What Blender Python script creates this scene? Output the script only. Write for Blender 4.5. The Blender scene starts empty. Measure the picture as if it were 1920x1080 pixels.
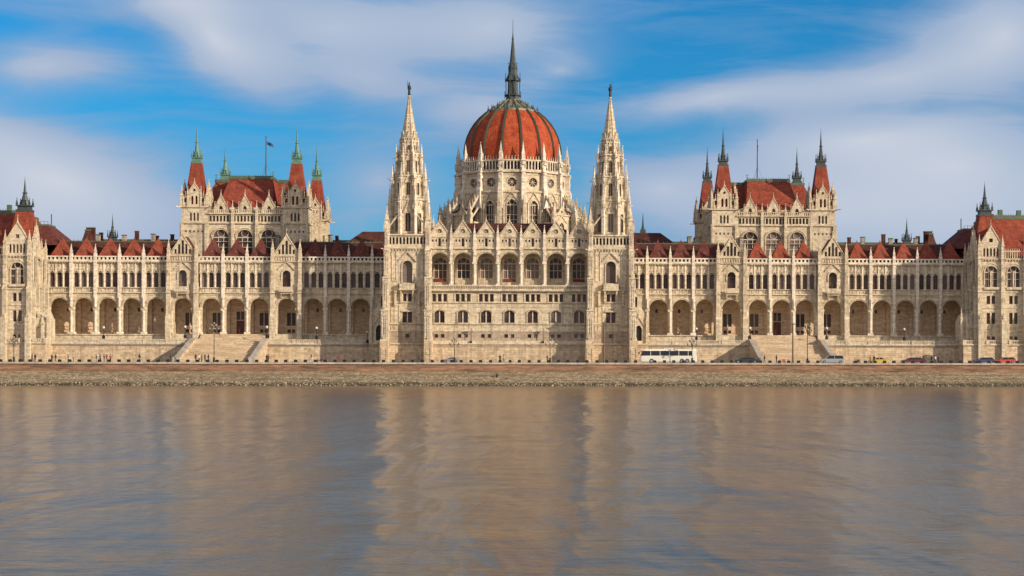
import bpy, math, random
from mathutils import Vector, Matrix
random.seed(7)
R = math.radians
S = bpy.context.scene
COL = S.collection

# ------------------------------------------------------------------ sun, exposure
SUN_AZ, SUN_EL = 58.0, 21.0          # degrees right of the facade normal, above the horizon
SUN_DIR = Vector((math.sin(R(SUN_AZ))*math.cos(R(SUN_EL)), -math.cos(R(SUN_AZ))*math.cos(R(SUN_EL)), math.sin(R(SUN_EL))))

# ------------------------------------------------------------------ materials
def new_mat(name):
    m = bpy.data.materials.new(name); m.use_nodes = True
    nt = m.node_tree
    return m, nt, nt.nodes['Principled BSDF']

def nd(nt, typ, **kw):
    n = nt.nodes.new(typ)
    for k, v in kw.items():
        if k.startswith('_'): n.inputs[k[1:].replace('_', ' ')].default_value = v
        else: setattr(n, k, v)
    return n

def wall_coords(nt):
    """position in metres, (x + 0.83 y, z) so courses stay level on walls of any direction"""
    g = nd(nt, 'ShaderNodeNewGeometry')
    s = nd(nt, 'ShaderNodeSeparateXYZ'); nt.links.new(g.outputs['Position'], s.inputs[0])
    a = nd(nt, 'ShaderNodeMath', operation='MULTIPLY_ADD'); nt.links.new(s.outputs[1], a.inputs[0]); a.inputs[1].default_value = .83
    nt.links.new(s.outputs[0], a.inputs[2])
    c = nd(nt, 'ShaderNodeCombineXYZ'); nt.links.new(a.outputs[0], c.inputs[0]); nt.links.new(s.outputs[2], c.inputs[1])
    return g, c

def ramp(nt, src, stops, interp='LINEAR'):
    r = nd(nt, 'ShaderNodeValToRGB'); r.color_ramp.interpolation = interp
    e = r.color_ramp.elements
    e[0].position, e[0].color = stops[0][0], (*stops[0][1], 1)
    e[1].position, e[1].color = stops[-1][0], (*stops[-1][1], 1)
    for p, c in stops[1:-1]:
        x = e.new(p); x.color = (*c, 1)
    nt.links.new(src, r.inputs[0]); return r

def mixc(nt, fac, a, b, mode='MIX'):
    m = nd(nt, 'ShaderNodeMix', data_type='RGBA', blend_type=mode)
    for sock, v in ((m.inputs[0], fac), (m.inputs[6], a), (m.inputs[7], b)):
        if hasattr(v, 'is_output'): nt.links.new(v, sock)
        elif isinstance(v, tuple): sock.default_value = (*v, 1)
        else: sock.default_value = v
    return m.outputs[2]

def stone(name, c1, c2, c3, block=(1.1, .42), mortar=.25, bump=.5, rough=.85, fine=1.5, stain=.55):
    m, nt, b = new_mat(name)
    g, wc = wall_coords(nt)
    n1 = nd(nt, 'ShaderNodeTexNoise', _Scale=.16, _Detail=5.0, _Roughness=.65)
    nt.links.new(g.outputs['Position'], n1.inputs['Vector'])
    n2 = nd(nt, 'ShaderNodeTexNoise', _Scale=fine, _Detail=6.0, _Roughness=.7)
    nt.links.new(g.outputs['Position'], n2.inputs['Vector'])
    r1 = ramp(nt, n1.outputs['Fac'], [(.35, c1), (.65, c2)])
    r2 = ramp(nt, n2.outputs['Fac'], [(.38, tuple(x*.8 for x in c3)), (.5, c2), (.62, c1)])
    col = mixc(nt, .62, r1.outputs[0], r2.outputs[0])
    br = nd(nt, 'ShaderNodeTexBrick'); br.offset = .5
    br.inputs['Scale'].default_value = 1.0
    br.inputs['Brick Width'].default_value, br.inputs['Row Height'].default_value = block
    br.inputs['Mortar Size'].default_value = .02
    br.inputs['Color1'].default_value = (1, 1, 1, 1); br.inputs['Color2'].default_value = (.74, .71, .68, 1); br.inputs['Mortar'].default_value = (1-mortar,)*3+(1,)
    nt.links.new(wc.outputs[0], br.inputs['Vector'])
    col = mixc(nt, 1.0, col, br.outputs['Color'], 'MULTIPLY')
    # rain streaks: noise stretched down the wall
    mp = nd(nt, 'ShaderNodeMapping'); mp.inputs['Scale'].default_value = (1.3, 1.3, .12)
    nt.links.new(g.outputs['Position'], mp.inputs[0])
    n3 = nd(nt, 'ShaderNodeTexNoise', _Scale=1.0, _Detail=4.0, _Roughness=.6); nt.links.new(mp.outputs[0], n3.inputs['Vector'])
    r3 = ramp(nt, n3.outputs['Fac'], [(.5, (0, 0, 0)), (.68, (stain,)*3)])
    col = mixc(nt, r3.outputs[0], col, tuple(x*.45 for x in c3))
    nt.links.new(col, b.inputs['Base Color'])
    b.inputs['Roughness'].default_value = rough; b.inputs['Specular IOR Level'].default_value = .25
    bp = nd(nt, 'ShaderNodeBump', _Strength=bump, _Distance=.12)
    ad = nd(nt, 'ShaderNodeMath', operation='MULTIPLY_ADD'); nt.links.new(br.outputs['Fac'], ad.inputs[0]); ad.inputs[1].default_value = -.5
    nt.links.new(n2.outputs['Fac'], ad.inputs[2])
    nt.links.new(ad.outputs[0], bp.inputs['Height']); nt.links.new(bp.outputs[0], b.inputs['Normal'])
    return m

def tile(name, c1, c2, row=.32):
    m, nt, b = new_mat(name)
    g, wc = wall_coords(nt)
    n1 = nd(nt, 'ShaderNodeTexNoise', _Scale=.5, _Detail=5.0, _Roughness=.7); nt.links.new(g.outputs['Position'], n1.inputs['Vector'])
    r1 = ramp(nt, n1.outputs['Fac'], [(.33, c1), (.68, c2)])
    br = nd(nt, 'ShaderNodeTexBrick'); br.inputs['Scale'].default_value = 1.0
    br.inputs['Brick Width'].default_value = .3; br.inputs['Row Height'].default_value = row
    br.inputs['Mortar Size'].default_value = .03
    br.inputs['Color1'].default_value = (1, 1, 1, 1); br.inputs['Color2'].default_value = (.7, .7, .7, 1); br.inputs['Mortar'].default_value = (.45, .45, .45, 1)
    nt.links.new(wc.outputs[0], br.inputs['Vector'])
    mp = nd(nt, 'ShaderNodeMapping'); mp.inputs['Scale'].default_value = (1.1, 1.1, .22); nt.links.new(g.outputs['Position'], mp.inputs[0])
    n2 = nd(nt, 'ShaderNodeTexNoise', _Scale=1.0, _Detail=5.0, _Roughness=.65); nt.links.new(mp.outputs[0], n2.inputs['Vector'])
    r2 = ramp(nt, n2.outputs['Fac'], [(.34, (.66, .64, .64)), (.52, (.92, .92, .92)), (.66, (1.1, 1.08, 1.06))])
    nt.links.new(mixc(nt, 1.0, mixc(nt, 1.0, r1.outputs[0], br.outputs['Color'], 'MULTIPLY'), r2.outputs[0], 'MULTIPLY'), b.inputs['Base Color'])
    bp = nd(nt, 'ShaderNodeBump', _Strength=.3, _Distance=.05); nt.links.new(br.outputs['Fac'], bp.inputs['Height']); bp.invert = True
    nt.links.new(bp.outputs[0], b.inputs['Normal'])
    b.inputs['Roughness'].default_value = .75; b.inputs['Specular IOR Level'].default_value = .12
    return m

def plain(name, c, rough=.6, metal=0.0, vary=.25, scale=1.5, spec=.4):
    m, nt, b = new_mat(name)
    g = nd(nt, 'ShaderNodeNewGeometry')
    n1 = nd(nt, 'ShaderNodeTexNoise', _Scale=scale, _Detail=4.0); nt.links.new(g.outputs['Position'], n1.inputs['Vector'])
    r1 = ramp(nt, n1.outputs['Fac'], [(.3, tuple(x*(1-vary) for x in c)), (.7, tuple(min(1, x*(1+vary)) for x in c))])
    nt.links.new(r1.outputs[0], b.inputs['Base Color'])
    b.inputs['Roughness'].default_value = rough; b.inputs['Metallic'].default_value = metal
    b.inputs['Specular IOR Level'].default_value = spec
    return m

M = {}
M['stone'] = stone('limestone', (.70, .60, .43), (.61, .51, .36), (.45, .36, .255))
M['pale'] = stone('pale_dressed_stone', (.80, .72, .59), (.74, .65, .52), (.62, .52, .40), stain=.2)
M['stone2'] = stone('limestone_base_band', (.50, .40, .29), (.42, .33, .24), (.33, .25, .18))  # darker limestone; in the base band it paints in shading
M['ashlar'] = stone('rough_ashlar', (.70, .55, .37), (.60, .46, .30), (.44, .33, .21), block=(1.5, .52), mortar=.42, bump=.6, fine=1.2, stain=.5)
M['vault'] = stone('arcade_stone', (.80, .62, .43), (.72, .55, .37), (.58, .43, .28), stain=.2)
M['grey'] = stone('weathered_grey_stone', (.44, .38, .30), (.34, .29, .23), (.24, .20, .16))
M['steps'] = stone('step_stone', (.62, .49, .33), (.53, .41, .275), (.40, .31, .20), block=(3.2, .49), mortar=.4, stain=.3)
M['red'] = tile('red_roof_tile', (.27, .058, .034), (.39, .100, .056))
M['dome'] = tile('dome_tile', (.40, .060, .026), (.54, .115, .044), row=.4)
M['dull'] = tile('weathered_red_tile', (.13, .042, .034), (.22, .068, .050))  # darker copy of the red tile, carries painted shade on the dormers
M['brown'] = tile('brown_roof_tile', (.085, .032, .024), (.15, .055, .036))
M['patina'] = plain('copper_patina', (.10, .20, .14), .55, .1)
M['ridge'] = plain('dull_copper_ridge', (.085, .115, .07), .6, .1)
M['lead'] = plain('dark_lead', (.055, .065, .06), .5, .3)
M['rib'] = plain('dome_rib_metal', (.045, .05, .03), .6, .2)
M['crown'] = plain('aged_bronze_stone', (.17, .17, .12), .6, .1, .5, 1.2)
M['iron'] = plain('black_iron', (.018, .017, .018), .5, .3)
M['pole'] = plain('brown_painted_steel', (.13, .085, .065), .5, .2)
M['door'] = plain('red_door_wood', (.12, .025, .018), .5)
M['blind'] = plain('red_cloth', (.16, .03, .022), .9)
M['frame'] = plain('pale_window_stone', (.50, .42, .32), .8)
M['sash'] = plain('brown_sash', (.13, .075, .06), .6)
M['globe'] = plain('opal_globe', (.58, .55, .48), .3, vary=.03)
M['globe_dim'] = plain('darker_globe', (.26, .22, .17), .3, vary=.05)  # even darker tone for the globes of the quay lamps
M['tyre'] = plain('tyre_rubber', (.012, .012, .012), .9)
M['rim'] = plain('wheel_rim', (.4, .4, .42), .3, .8)
M['skin'] = plain('skin', (.42, .24, .17), .6)
M['asphalt'] = plain('asphalt', (.06, .056, .052), .9, vary=.3, scale=.6)
M['kerb'] = stone('coping_stone', (.50, .44, .36), (.42, .37, .30), (.34, .29, .23), block=(1.6, 3.0), stain=.2)
m, nt, b = new_mat('window_glass')
g = nd(nt, 'ShaderNodeNewGeometry')
n1 = nd(nt, 'ShaderNodeTexNoise', _Scale=.35, _Detail=3.0); nt.links.new(g.outputs['Position'], n1.inputs['Vector'])
r1 = ramp(nt, n1.outputs['Fac'], [(.35, (.014, .010, .010)), (.5, (.040, .021, .017)), (.66, (.085, .055, .045))])
oi = nd(nt, 'ShaderNodeObjectInfo'); ro = ramp(nt, oi.outputs['Random'], [(.0, (0, 0, 0)), (.55, (.08,)*3), (.8, (.4,)*3), (1., (.75,)*3)])
nt.links.new(mixc(nt, ro.outputs[0], r1.outputs[0], (.21, .165, .14)), b.inputs['Base Color']); b.inputs['Roughness'].default_value = .2; b.inputs['Specular IOR Level'].default_value = .22
M['glass'] = m
m, nt, b = new_mat('dark_glass')
b.inputs['Base Color'].default_value = (.012, .012, .014, 1); b.inputs['Roughness'].default_value = .12
M['carglass'] = m
def paint(name, c, rough=.25):
    m, nt, b = new_mat(name)
    b.inputs['Base Color'].default_value = (*c, 1); b.inputs['Roughness'].default_value = rough
    b.inputs['Coat Weight'].default_value = .6; b.inputs['Coat Roughness'].default_value = .05
    M[name] = m; return m
# brick quay wall
m, nt, b = new_mat('quay_brick')
g, wc = wall_coords(nt)
br = nd(nt, 'ShaderNodeTexBrick'); br.inputs['Scale'].default_value = 1.0
br.inputs['Brick Width'].default_value = 1.35; br.inputs['Row Height'].default_value = .38; br.inputs['Mortar Size'].default_value = .03
br.inputs['Color1'].default_value = (.31, .175, .11, 1); br.inputs['Color2'].default_value = (.19, .115, .075, 1); br.inputs['Mortar'].default_value = (.30, .22, .15, 1)
nt.links.new(wc.outputs[0], br.inputs['Vector'])
mp = nd(nt, 'ShaderNodeMapping'); mp.inputs['Scale'].default_value = (.10, .10, 1.0); nt.links.new(g.outputs['Position'], mp.inputs[0])
n1 = nd(nt, 'ShaderNodeTexNoise', _Scale=1.0, _Detail=6.0, _Roughness=.75); nt.links.new(mp.outputs[0], n1.inputs['Vector'])
r1 = ramp(nt, n1.outputs['Fac'], [(.36, (.40, .36, .30)), (.5, (.82, .8, .76)), (.66, (1.25, 1.05, .9))])
nt.links.new(mixc(nt, 1.0, br.outputs['Color'], r1.outputs[0], 'MULTIPLY'), b.inputs['Base Color']); b.inputs['Roughness'].default_value = .9
bp = nd(nt, 'ShaderNodeBump', _Strength=.5, _Distance=.08); nt.links.new(br.outputs['Fac'], bp.inputs['Height']); bp.invert = True
nt.links.new(bp.outputs[0], b.inputs['Normal']); M['brick'] = m
# pitched stone slope and loose stones
m, nt, b = new_mat('pitched_stone_slope')
g = nd(nt, 'ShaderNodeNewGeometry')
v = nd(nt, 'ShaderNodeTexVoronoi', _Scale=2.0); nt.links.new(g.outputs['Position'], v.inputs['Vector'])
sp = nd(nt, 'ShaderNodeSeparateXYZ'); nt.links.new(v.outputs['Color'], sp.inputs[0])
r1 = ramp(nt, sp.outputs[0], [(.1, (.17, .13, .08)), (.6, (.26, .205, .13)), (.95, (.36, .29, .19))])
mp = nd(nt, 'ShaderNodeMapping'); mp.inputs['Scale'].default_value = (.06, 1.0, 1.0); nt.links.new(g.outputs['Position'], mp.inputs[0])
n1 = nd(nt, 'ShaderNodeTexNoise', _Scale=1.0, _Detail=5.0, _Roughness=.7); nt.links.new(mp.outputs[0], n1.inputs['Vector'])
r2 = ramp(nt, n1.outputs['Fac'], [(.35, (.55, .52, .45)), (.65, (1.15, 1.1, 1.0))])
sz = nd(nt, 'ShaderNodeSeparateXYZ'); nt.links.new(g.outputs['Position'], sz.inputs[0])
n2 = nd(nt, 'ShaderNodeTexNoise', _Scale=.5, _Detail=4.0); nt.links.new(g.outputs['Position'], n2.inputs['Vector'])
wz = nd(nt, 'ShaderNodeMath', operation='MULTIPLY_ADD'); nt.links.new(n2.outputs['Fac'], wz.inputs[0]); wz.inputs[1].default_value = -.9; nt.links.new(sz.outputs[2], wz.inputs[2])
r3 = ramp(nt, wz.outputs[0], [(.0, (.22, .24, .18)), (.12, (.5, .52, .42)), (.4, (1, 1, 1))])   # wet, weedy stones at the waterline
nt.links.new(mixc(nt, 1.0, mixc(nt, 1.0, r1.outputs[0], r2.outputs[0], 'MULTIPLY'), r3.outputs[0], 'MULTIPLY'), b.inputs['Base Color']); b.inputs['Roughness'].default_value = .9
bp = nd(nt, 'ShaderNodeBump', _Strength=.8, _Distance=.15); nt.links.new(v.outputs['Distance'], bp.inputs['Height']); bp.invert = True
nt.links.new(bp.outputs[0], b.inputs['Normal']); M['slope'] = m
m, nt, b = new_mat('riprap_stone')
g = nd(nt, 'ShaderNodeNewGeometry')
r1 = ramp(nt, g.outputs['Random Per Island'], [(.0, (.05, .04, .025)), (.4, (.16, .13, .085)), (.8, (.30, .25, .17)), (1., (.46, .40, .29))])
nt.links.new(r1.outputs[0], b.inputs['Base Color']); b.inputs['Roughness'].default_value = .9; M['rock'] = m
# water
m, nt, b = new_mat('river_water')
g = nd(nt, 'ShaderNodeNewGeometry')
mpa = nd(nt, 'ShaderNodeMapping'); mpa.inputs['Scale'].default_value = (.9, 1.5, 1); nt.links.new(g.outputs['Position'], mpa.inputs[0])
na = nd(nt, 'ShaderNodeTexNoise', _Scale=1.3, _Detail=4.0, _Roughness=.6, _Distortion=.3); nt.links.new(mpa.outputs[0], na.inputs['Vector'])
mpb = nd(nt, 'ShaderNodeMapping'); mpb.inputs['Scale'].default_value = (.19, .05, 1); nt.links.new(g.outputs['Position'], mpb.inputs[0])
nb = nd(nt, 'ShaderNodeTexNoise', _Scale=1.0, _Detail=3.0, _Roughness=.5, _Distortion=.3); nt.links.new(mpb.outputs[0], nb.inputs['Vector'])
mpc = nd(nt, 'ShaderNodeMapping'); mpc.inputs['Scale'].default_value = (.16, .42, 1); nt.links.new(g.outputs['Position'], mpc.inputs[0])
nc = nd(nt, 'ShaderNodeTexNoise', _Scale=1.0, _Detail=3.0, _Roughness=.55, _Distortion=.6); nt.links.new(mpc.outputs[0], nc.inputs['Vector'])
b0 = nd(nt, 'ShaderNodeBump', _Strength=1.0, _Distance=.07); nt.links.new(nc.outputs['Fac'], b0.inputs['Height'])
b1 = nd(nt, 'ShaderNodeBump', _Strength=1.0, _Distance=.03); nt.links.new(na.outputs['Fac'], b1.inputs['Height']); nt.links.new(b0.outputs[0], b1.inputs['Normal'])
b2 = nd(nt, 'ShaderNodeBump', _Strength=1.0, _Distance=.55); nt.links.new(nb.outputs['Fac'], b2.inputs['Height']); nt.links.new(b1.outputs[0], b2.inputs['Normal'])
df = nd(nt, 'ShaderNodeBsdfDiffuse'); df.inputs['Color'].default_value = (.115, .076, .034, 1)
gl = nd(nt, 'ShaderNodeBsdfAnisotropic'); gl.inputs['Color'].default_value = (.96, .88, .75, 1); gl.inputs['Roughness'].default_value = .17
fr = nd(nt, 'ShaderNodeFresnel', _IOR=1.34); ml = nd(nt, 'ShaderNodeMath', operation='MULTIPLY'); nt.links.new(fr.outputs[0], ml.inputs[0]); ml.inputs[1].default_value = .97
for q in (df, gl, fr): nt.links.new(b2.outputs[0], q.inputs['Normal'])
mx = nd(nt, 'ShaderNodeMixShader'); nt.links.new(ml.outputs[0], mx.inputs[0]); nt.links.new(df.outputs[0], mx.inputs[1]); nt.links.new(gl.outputs[0], mx.inputs[2])
nt.links.new(mx.outputs[0], nt.nodes['Material Output'].inputs[0]); nt.nodes.remove(b)
M['water'] = m

# ------------------------------------------------------------------ mesh builder
class MB:
    def __init__(self, s=1):
        self.v, self.f, self.m = [], [], []
        self.s = s; self.dm = 0; self.o = (0, 0, 0); self.c, self.n = 1.0, 0.0
    def at(self, x=0, y=0, z=0, rot=0):
        self.o = (x, y, z); self.c, self.n = math.cos(R(rot)), math.sin(R(rot)); return self
    def add(self, vs, fs, m=0):
        if m == 0: m = self.dm
        k = len(self.v); ox, oy, oz = self.o; c, n, s = self.c, self.n, self.s
        for (a, b_, d) in vs: self.v.append((s*(ox+c*a-n*b_), oy+n*a+c*b_, oz+d))
        for f in fs:
            f = [i+k for i in f]
            self.f.append(f if s > 0 else f[::-1]); self.m.append(m)
    def box(self, x0, x1, y0, y1, z0, z1, m=0):
        self.add([(x0,y0,z0),(x1,y0,z0),(x1,y1,z0),(x0,y1,z0),(x0,y0,z1),(x1,y0,z1),(x1,y1,z1),(x0,y1,z1)],
                 [(0,3,2,1),(4,5,6,7),(0,1,5,4),(1,2,6,5),(2,3,7,6),(3,0,4,7)], m)
    def poly(self, pts, y0, y1, m=0):
        """convex polygon in the (x, z) plane, counter-clockwise seen from -y, thickened from y0 to y1"""
        n = len(pts)
        vs = [(x, y0, z) for x, z in pts]+[(x, y1, z) for x, z in pts]
        fs = [tuple(range(n)), tuple(range(2*n-1, n-1, -1))]
        for i in range(n):
            j = (i+1) % n; fs.append((j, i, i+n, j+n))
        self.add(vs, fs, m)
    def prism(self, x, y, z0, z1, r0, r1=None, n=8, rot=None, m=0, cap=True):
        if r1 is None: r1 = r0
        if rot is None: rot = 180/n
        a = [R(rot+360*i/n) for i in range(n)]
        vs = [(x+r0*math.cos(t), y+r0*math.sin(t), z0) for t in a]
        if r1 > 1e-4:
            vs += [(x+r1*math.cos(t), y+r1*math.sin(t), z1) for t in a]
            fs = [(i, (i+1) % n, n+(i+1) % n, n+i) for i in range(n)]
            if cap: fs += [tuple(range(n-1, -1, -1)), tuple(range(n, 2*n))]
        else:
            vs.append((x, y, z1)); fs = [(i, (i+1) % n, n) for i in range(n)]
            if cap: fs.append(tuple(range(n-1, -1, -1)))
        self.add(vs, fs, m)
    def lathe(self, x, y, prof, n=16, rot=None, m=0):
        for (r0, z0), (r1, z1) in zip(prof, prof[1:]): self.prism(x, y, z0, z1, r0, r1, n, rot, m, cap=False)
        r, z = prof[-1]
        if r > 1e-3: self.prism(x, y, z-.001, z, r, r, n, rot, m)
    def hip(self, x0, x1, y0, y1, z0, X0, X1, Y0, Y1, z1, m=0):
        self.add([(x0,y0,z0),(x1,y0,z0),(x1,y1,z0),(x0,y1,z0),(X0,Y0,z1),(X1,Y0,z1),(X1,Y1,z1),(X0,Y1,z1)],
                 [(0,3,2,1),(4,5,6,7),(0,1,5,4),(1,2,6,5),(2,3,7,6),(3,0,4,7)], m)
    def bar(self, p, q, w, h=None, m=0):
        p, q = Vector(p), Vector(q); d = q-p
        if d.length < 1e-5: return
        h = h or w; t = d.normalized()
        a = t.cross(Vector((0, 1, 0)) if abs(t.y) < .9 else Vector((1, 0, 0))).normalized(); b_ = t.cross(a)
        vs = []
        for e in (p, q):
            for i, j in ((-1,-1),(1,-1),(1,1),(-1,1)): vs.append(tuple(e+a*(i*w/2)+b_*(j*h/2)))
        self.add(vs, [(0,1,2,3),(7,6,5,4),(0,4,5,1),(1,5,6,2),(2,6,7,3),(3,7,4,0)], m)
    def pin(self, x, y, z0, w, h, tip, m=0, crock=True, mt=None):
        """gothic pinnacle: square shaft, cap, crocketed pyramid, finial"""
        mt = m if mt is None else mt
        self.box(x-w/2, x+w/2, y-w/2, y+w/2, z0, z0+h, m)
        self.prism(x, y, z0+h-.02, z0+h+.14, w*.92, w*.92, 4, 45, m)
        self.prism(x, y, z0+h+.14, z0+h+tip, w*.66, .03, 4, 45, mt)
        if crock:
            for k in (.25, .5, .72):
                r = w*.66*(1-k)+.07
                self.prism(x, y, z0+h+tip*k, z0+h+tip*k+.1, r, r*.8, 4, 45, mt)
        self.prism(x, y, z0+h+tip-.05, z0+h+tip+.13, .12, .12, 4, 0, mt)
    def arc(self, c, hw, zs, kind, n=8):
        if kind == 'rect': return [(c-hw, zs), (c+hw, zs)]
        pts = []
        if kind == 'round':
            for i in range(n+1):
                t = math.pi*(1-i/n); pts.append((c+hw*math.cos(t), zs+hw*math.sin(t)))
        elif kind == 'seg':
            r = hw*1.25; h = math.sqrt(r*r-hw*hw)
            a0 = math.acos(-hw/r); a1 = math.acos(hw/r)
            for i in range(n+1):
                t = a0+(a1-a0)*i/n; pts.append((c+r*math.cos(t), zs-h+r*math.sin(t)))
        else:   # pointed
            r = hw*1.7; k = n//2; amax = math.acos((r-hw)/r)
            for i in range(k+1):
                t = amax*i/k; pts.append((c-hw+r-r*math.cos(t), zs+r*math.sin(t)))
            for i in range(k-1, -1, -1):
                t = amax*i/k; pts.append((c+hw-r+r*math.cos(t), zs+r*math.sin(t)))
        return pts
    def cell(self, x0, x1, z0, z1, c, hw, zb, zs, kind='pointed', dep=.45, y=0.0, m=0, n=8, mr=None):
        """a piece of wall at depth y with one opening and its reveal"""
        mr = m if mr is None else mr
        a = self.arc(c, hw, zs, kind, n)
        q = lambda p: self.add([(px, y, pz) for px, pz in p], [tuple(range(len(p)))], m)
        if c-hw > x0+1e-4: q([(x0, z0), (c-hw, z0), (c-hw, z1), (x0, z1)])
        if c+hw < x1-1e-4: q([(c+hw, z0), (x1, z0), (x1, z1), (c+hw, z1)])
        if zb > z0+1e-4: q([(c-hw, z0), (c+hw, z0), (c+hw, zb), (c-hw, zb)])
        for p0, p1 in zip(a, a[1:]): q([p0, p1, (p1[0], z1), (p0[0], z1)])
        rv = lambda p0, p1: self.add([(p0[0], y, p0[1]), (p1[0], y, p1[1]), (p1[0], y+dep, p1[1]), (p0[0], y+dep, p0[1])], [(0, 3, 2, 1)], mr)
        rv((c-hw, zs), (c-hw, zb)) ; rv((c-hw, zb), (c+hw, zb)); rv((c+hw, zb), (c+hw, zs))
        for p0, p1 in zip(a[::-1], a[::-1][1:]): rv(p0, p1)
    def ring(self, c, hw, zs, kind, t, y0, y1, m=0, n=10, legs=0.0):
        """moulding round an arch: thickness t, from y0 (front) to y1"""
        a = self.arc(c, hw, zs, kind, n)
        k = (hw+t)/hw
        o = [(c+(x-c)*k, zs+(z-zs)*k) for x, z in a]
        if legs: a = [(a[0][0], zs-legs)]+a+[(a[-1][0], zs-legs)]; o = [(o[0][0], zs-legs)]+o+[(o[-1][0], zs-legs)]
        for i in range(len(a)-1): self.poly([a[i], a[i+1], o[i+1], o[i]], y0, y1, m)
    def gable(self, c, hw, z0, za, slots=(), y0=0.0, y1=.4, m=0):
        """triangular wall with slots (x, halfwidth, zbottom, ztop)"""
        top = lambda x: za-(za-z0)*abs(x-c)/hw
        xs = sorted({c-hw, c, c+hw, *[x-h for x, h, _, _ in slots], *[x+h for x, h, _, _ in slots]})
        for a, b_ in zip(xs, xs[1:]):
            mid = (a+b_)/2
            s = [q for q in slots if abs(mid-q[0]) < q[1]]
            lo = z0
            if s:
                if s[0][2] > z0+.01: self.poly([(a, z0), (b_, z0), (b_, s[0][2]), (a, s[0][2])], y0, y1, m)
                lo = s[0][3]
            ta, tb = max(top(a), lo), max(top(b_), lo)
            p = [(a, lo), (b_, lo)]
            if tb > lo+.01: p.append((b_, tb))
            if ta > lo+.01: p.append((a, ta))
            if len(p) > 2: self.poly(p, y0, y1, m)
    def raking(self, c, hw, z0, za, y0, y1, t=.22, m=0, crock=6, tip=.9):
        for s in (-1, 1):
            a, b_ = (c+s*hw*1.04, z0), (c, za+t)
            p = [(a[0], a[1]-.02), (c, za-.02), (c, za+t*1.3), (a[0], a[1]+t*1.3)] if s < 0 else [(c, za-.02), (a[0], a[1]-.02), (a[0], a[1]+t*1.3), (c, za+t*1.3)]
            self.poly(p, y0, y1, m)
            for i in range(crock):
                k = (i+.5)/crock; x = a[0]+(c-a[0])*k; z = z0+(za-z0)*k+t*1.3
                self.box(x-.09, x+.09, (y0+y1)/2-.1, (y0+y1)/2+.1, z, z+.2, m)
        if tip: self.pin(c, (y0+y1)/2, za, .22, .2, tip, m, False)
    def build(self, name, mats, parent=None, loc=None):
        me = bpy.data.meshes.new(name)
        me.from_pydata(self.v, [], self.f)
        for x in (mats if isinstance(mats, (list, tuple)) else [mats]): me.materials.append(M[x] if isinstance(x, str) else x)
        me.polygons.foreach_set('material_index', self.m); me.update()
        o = bpy.data.objects.new(name, me); COL.objects.link(o)
        if parent: o.parent = parent
        if loc: o.location = loc
        return o

def tag(o, label=None, cat=None, group=None, kind=None):
    for k, v in (('label', label), ('category', cat), ('group', group), ('kind', kind)):
        if v: o[k] = v
    return o
def empty(name, loc=(0, 0, 0), rz=0):
    o = bpy.data.objects.new(name, None); COL.objects.link(o); o.location = loc; o.rotation_euler.z = rz
    o.empty_display_size = .5; return o
def kids(o): return [c for c in KIDS.get(o.name, [])]
KIDS = {}
def copy_tree(o, parent=None):
    c = o.copy(); COL.objects.link(c); c.parent = parent
    for ch in o.children: copy_tree(ch, c)
    return c

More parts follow.
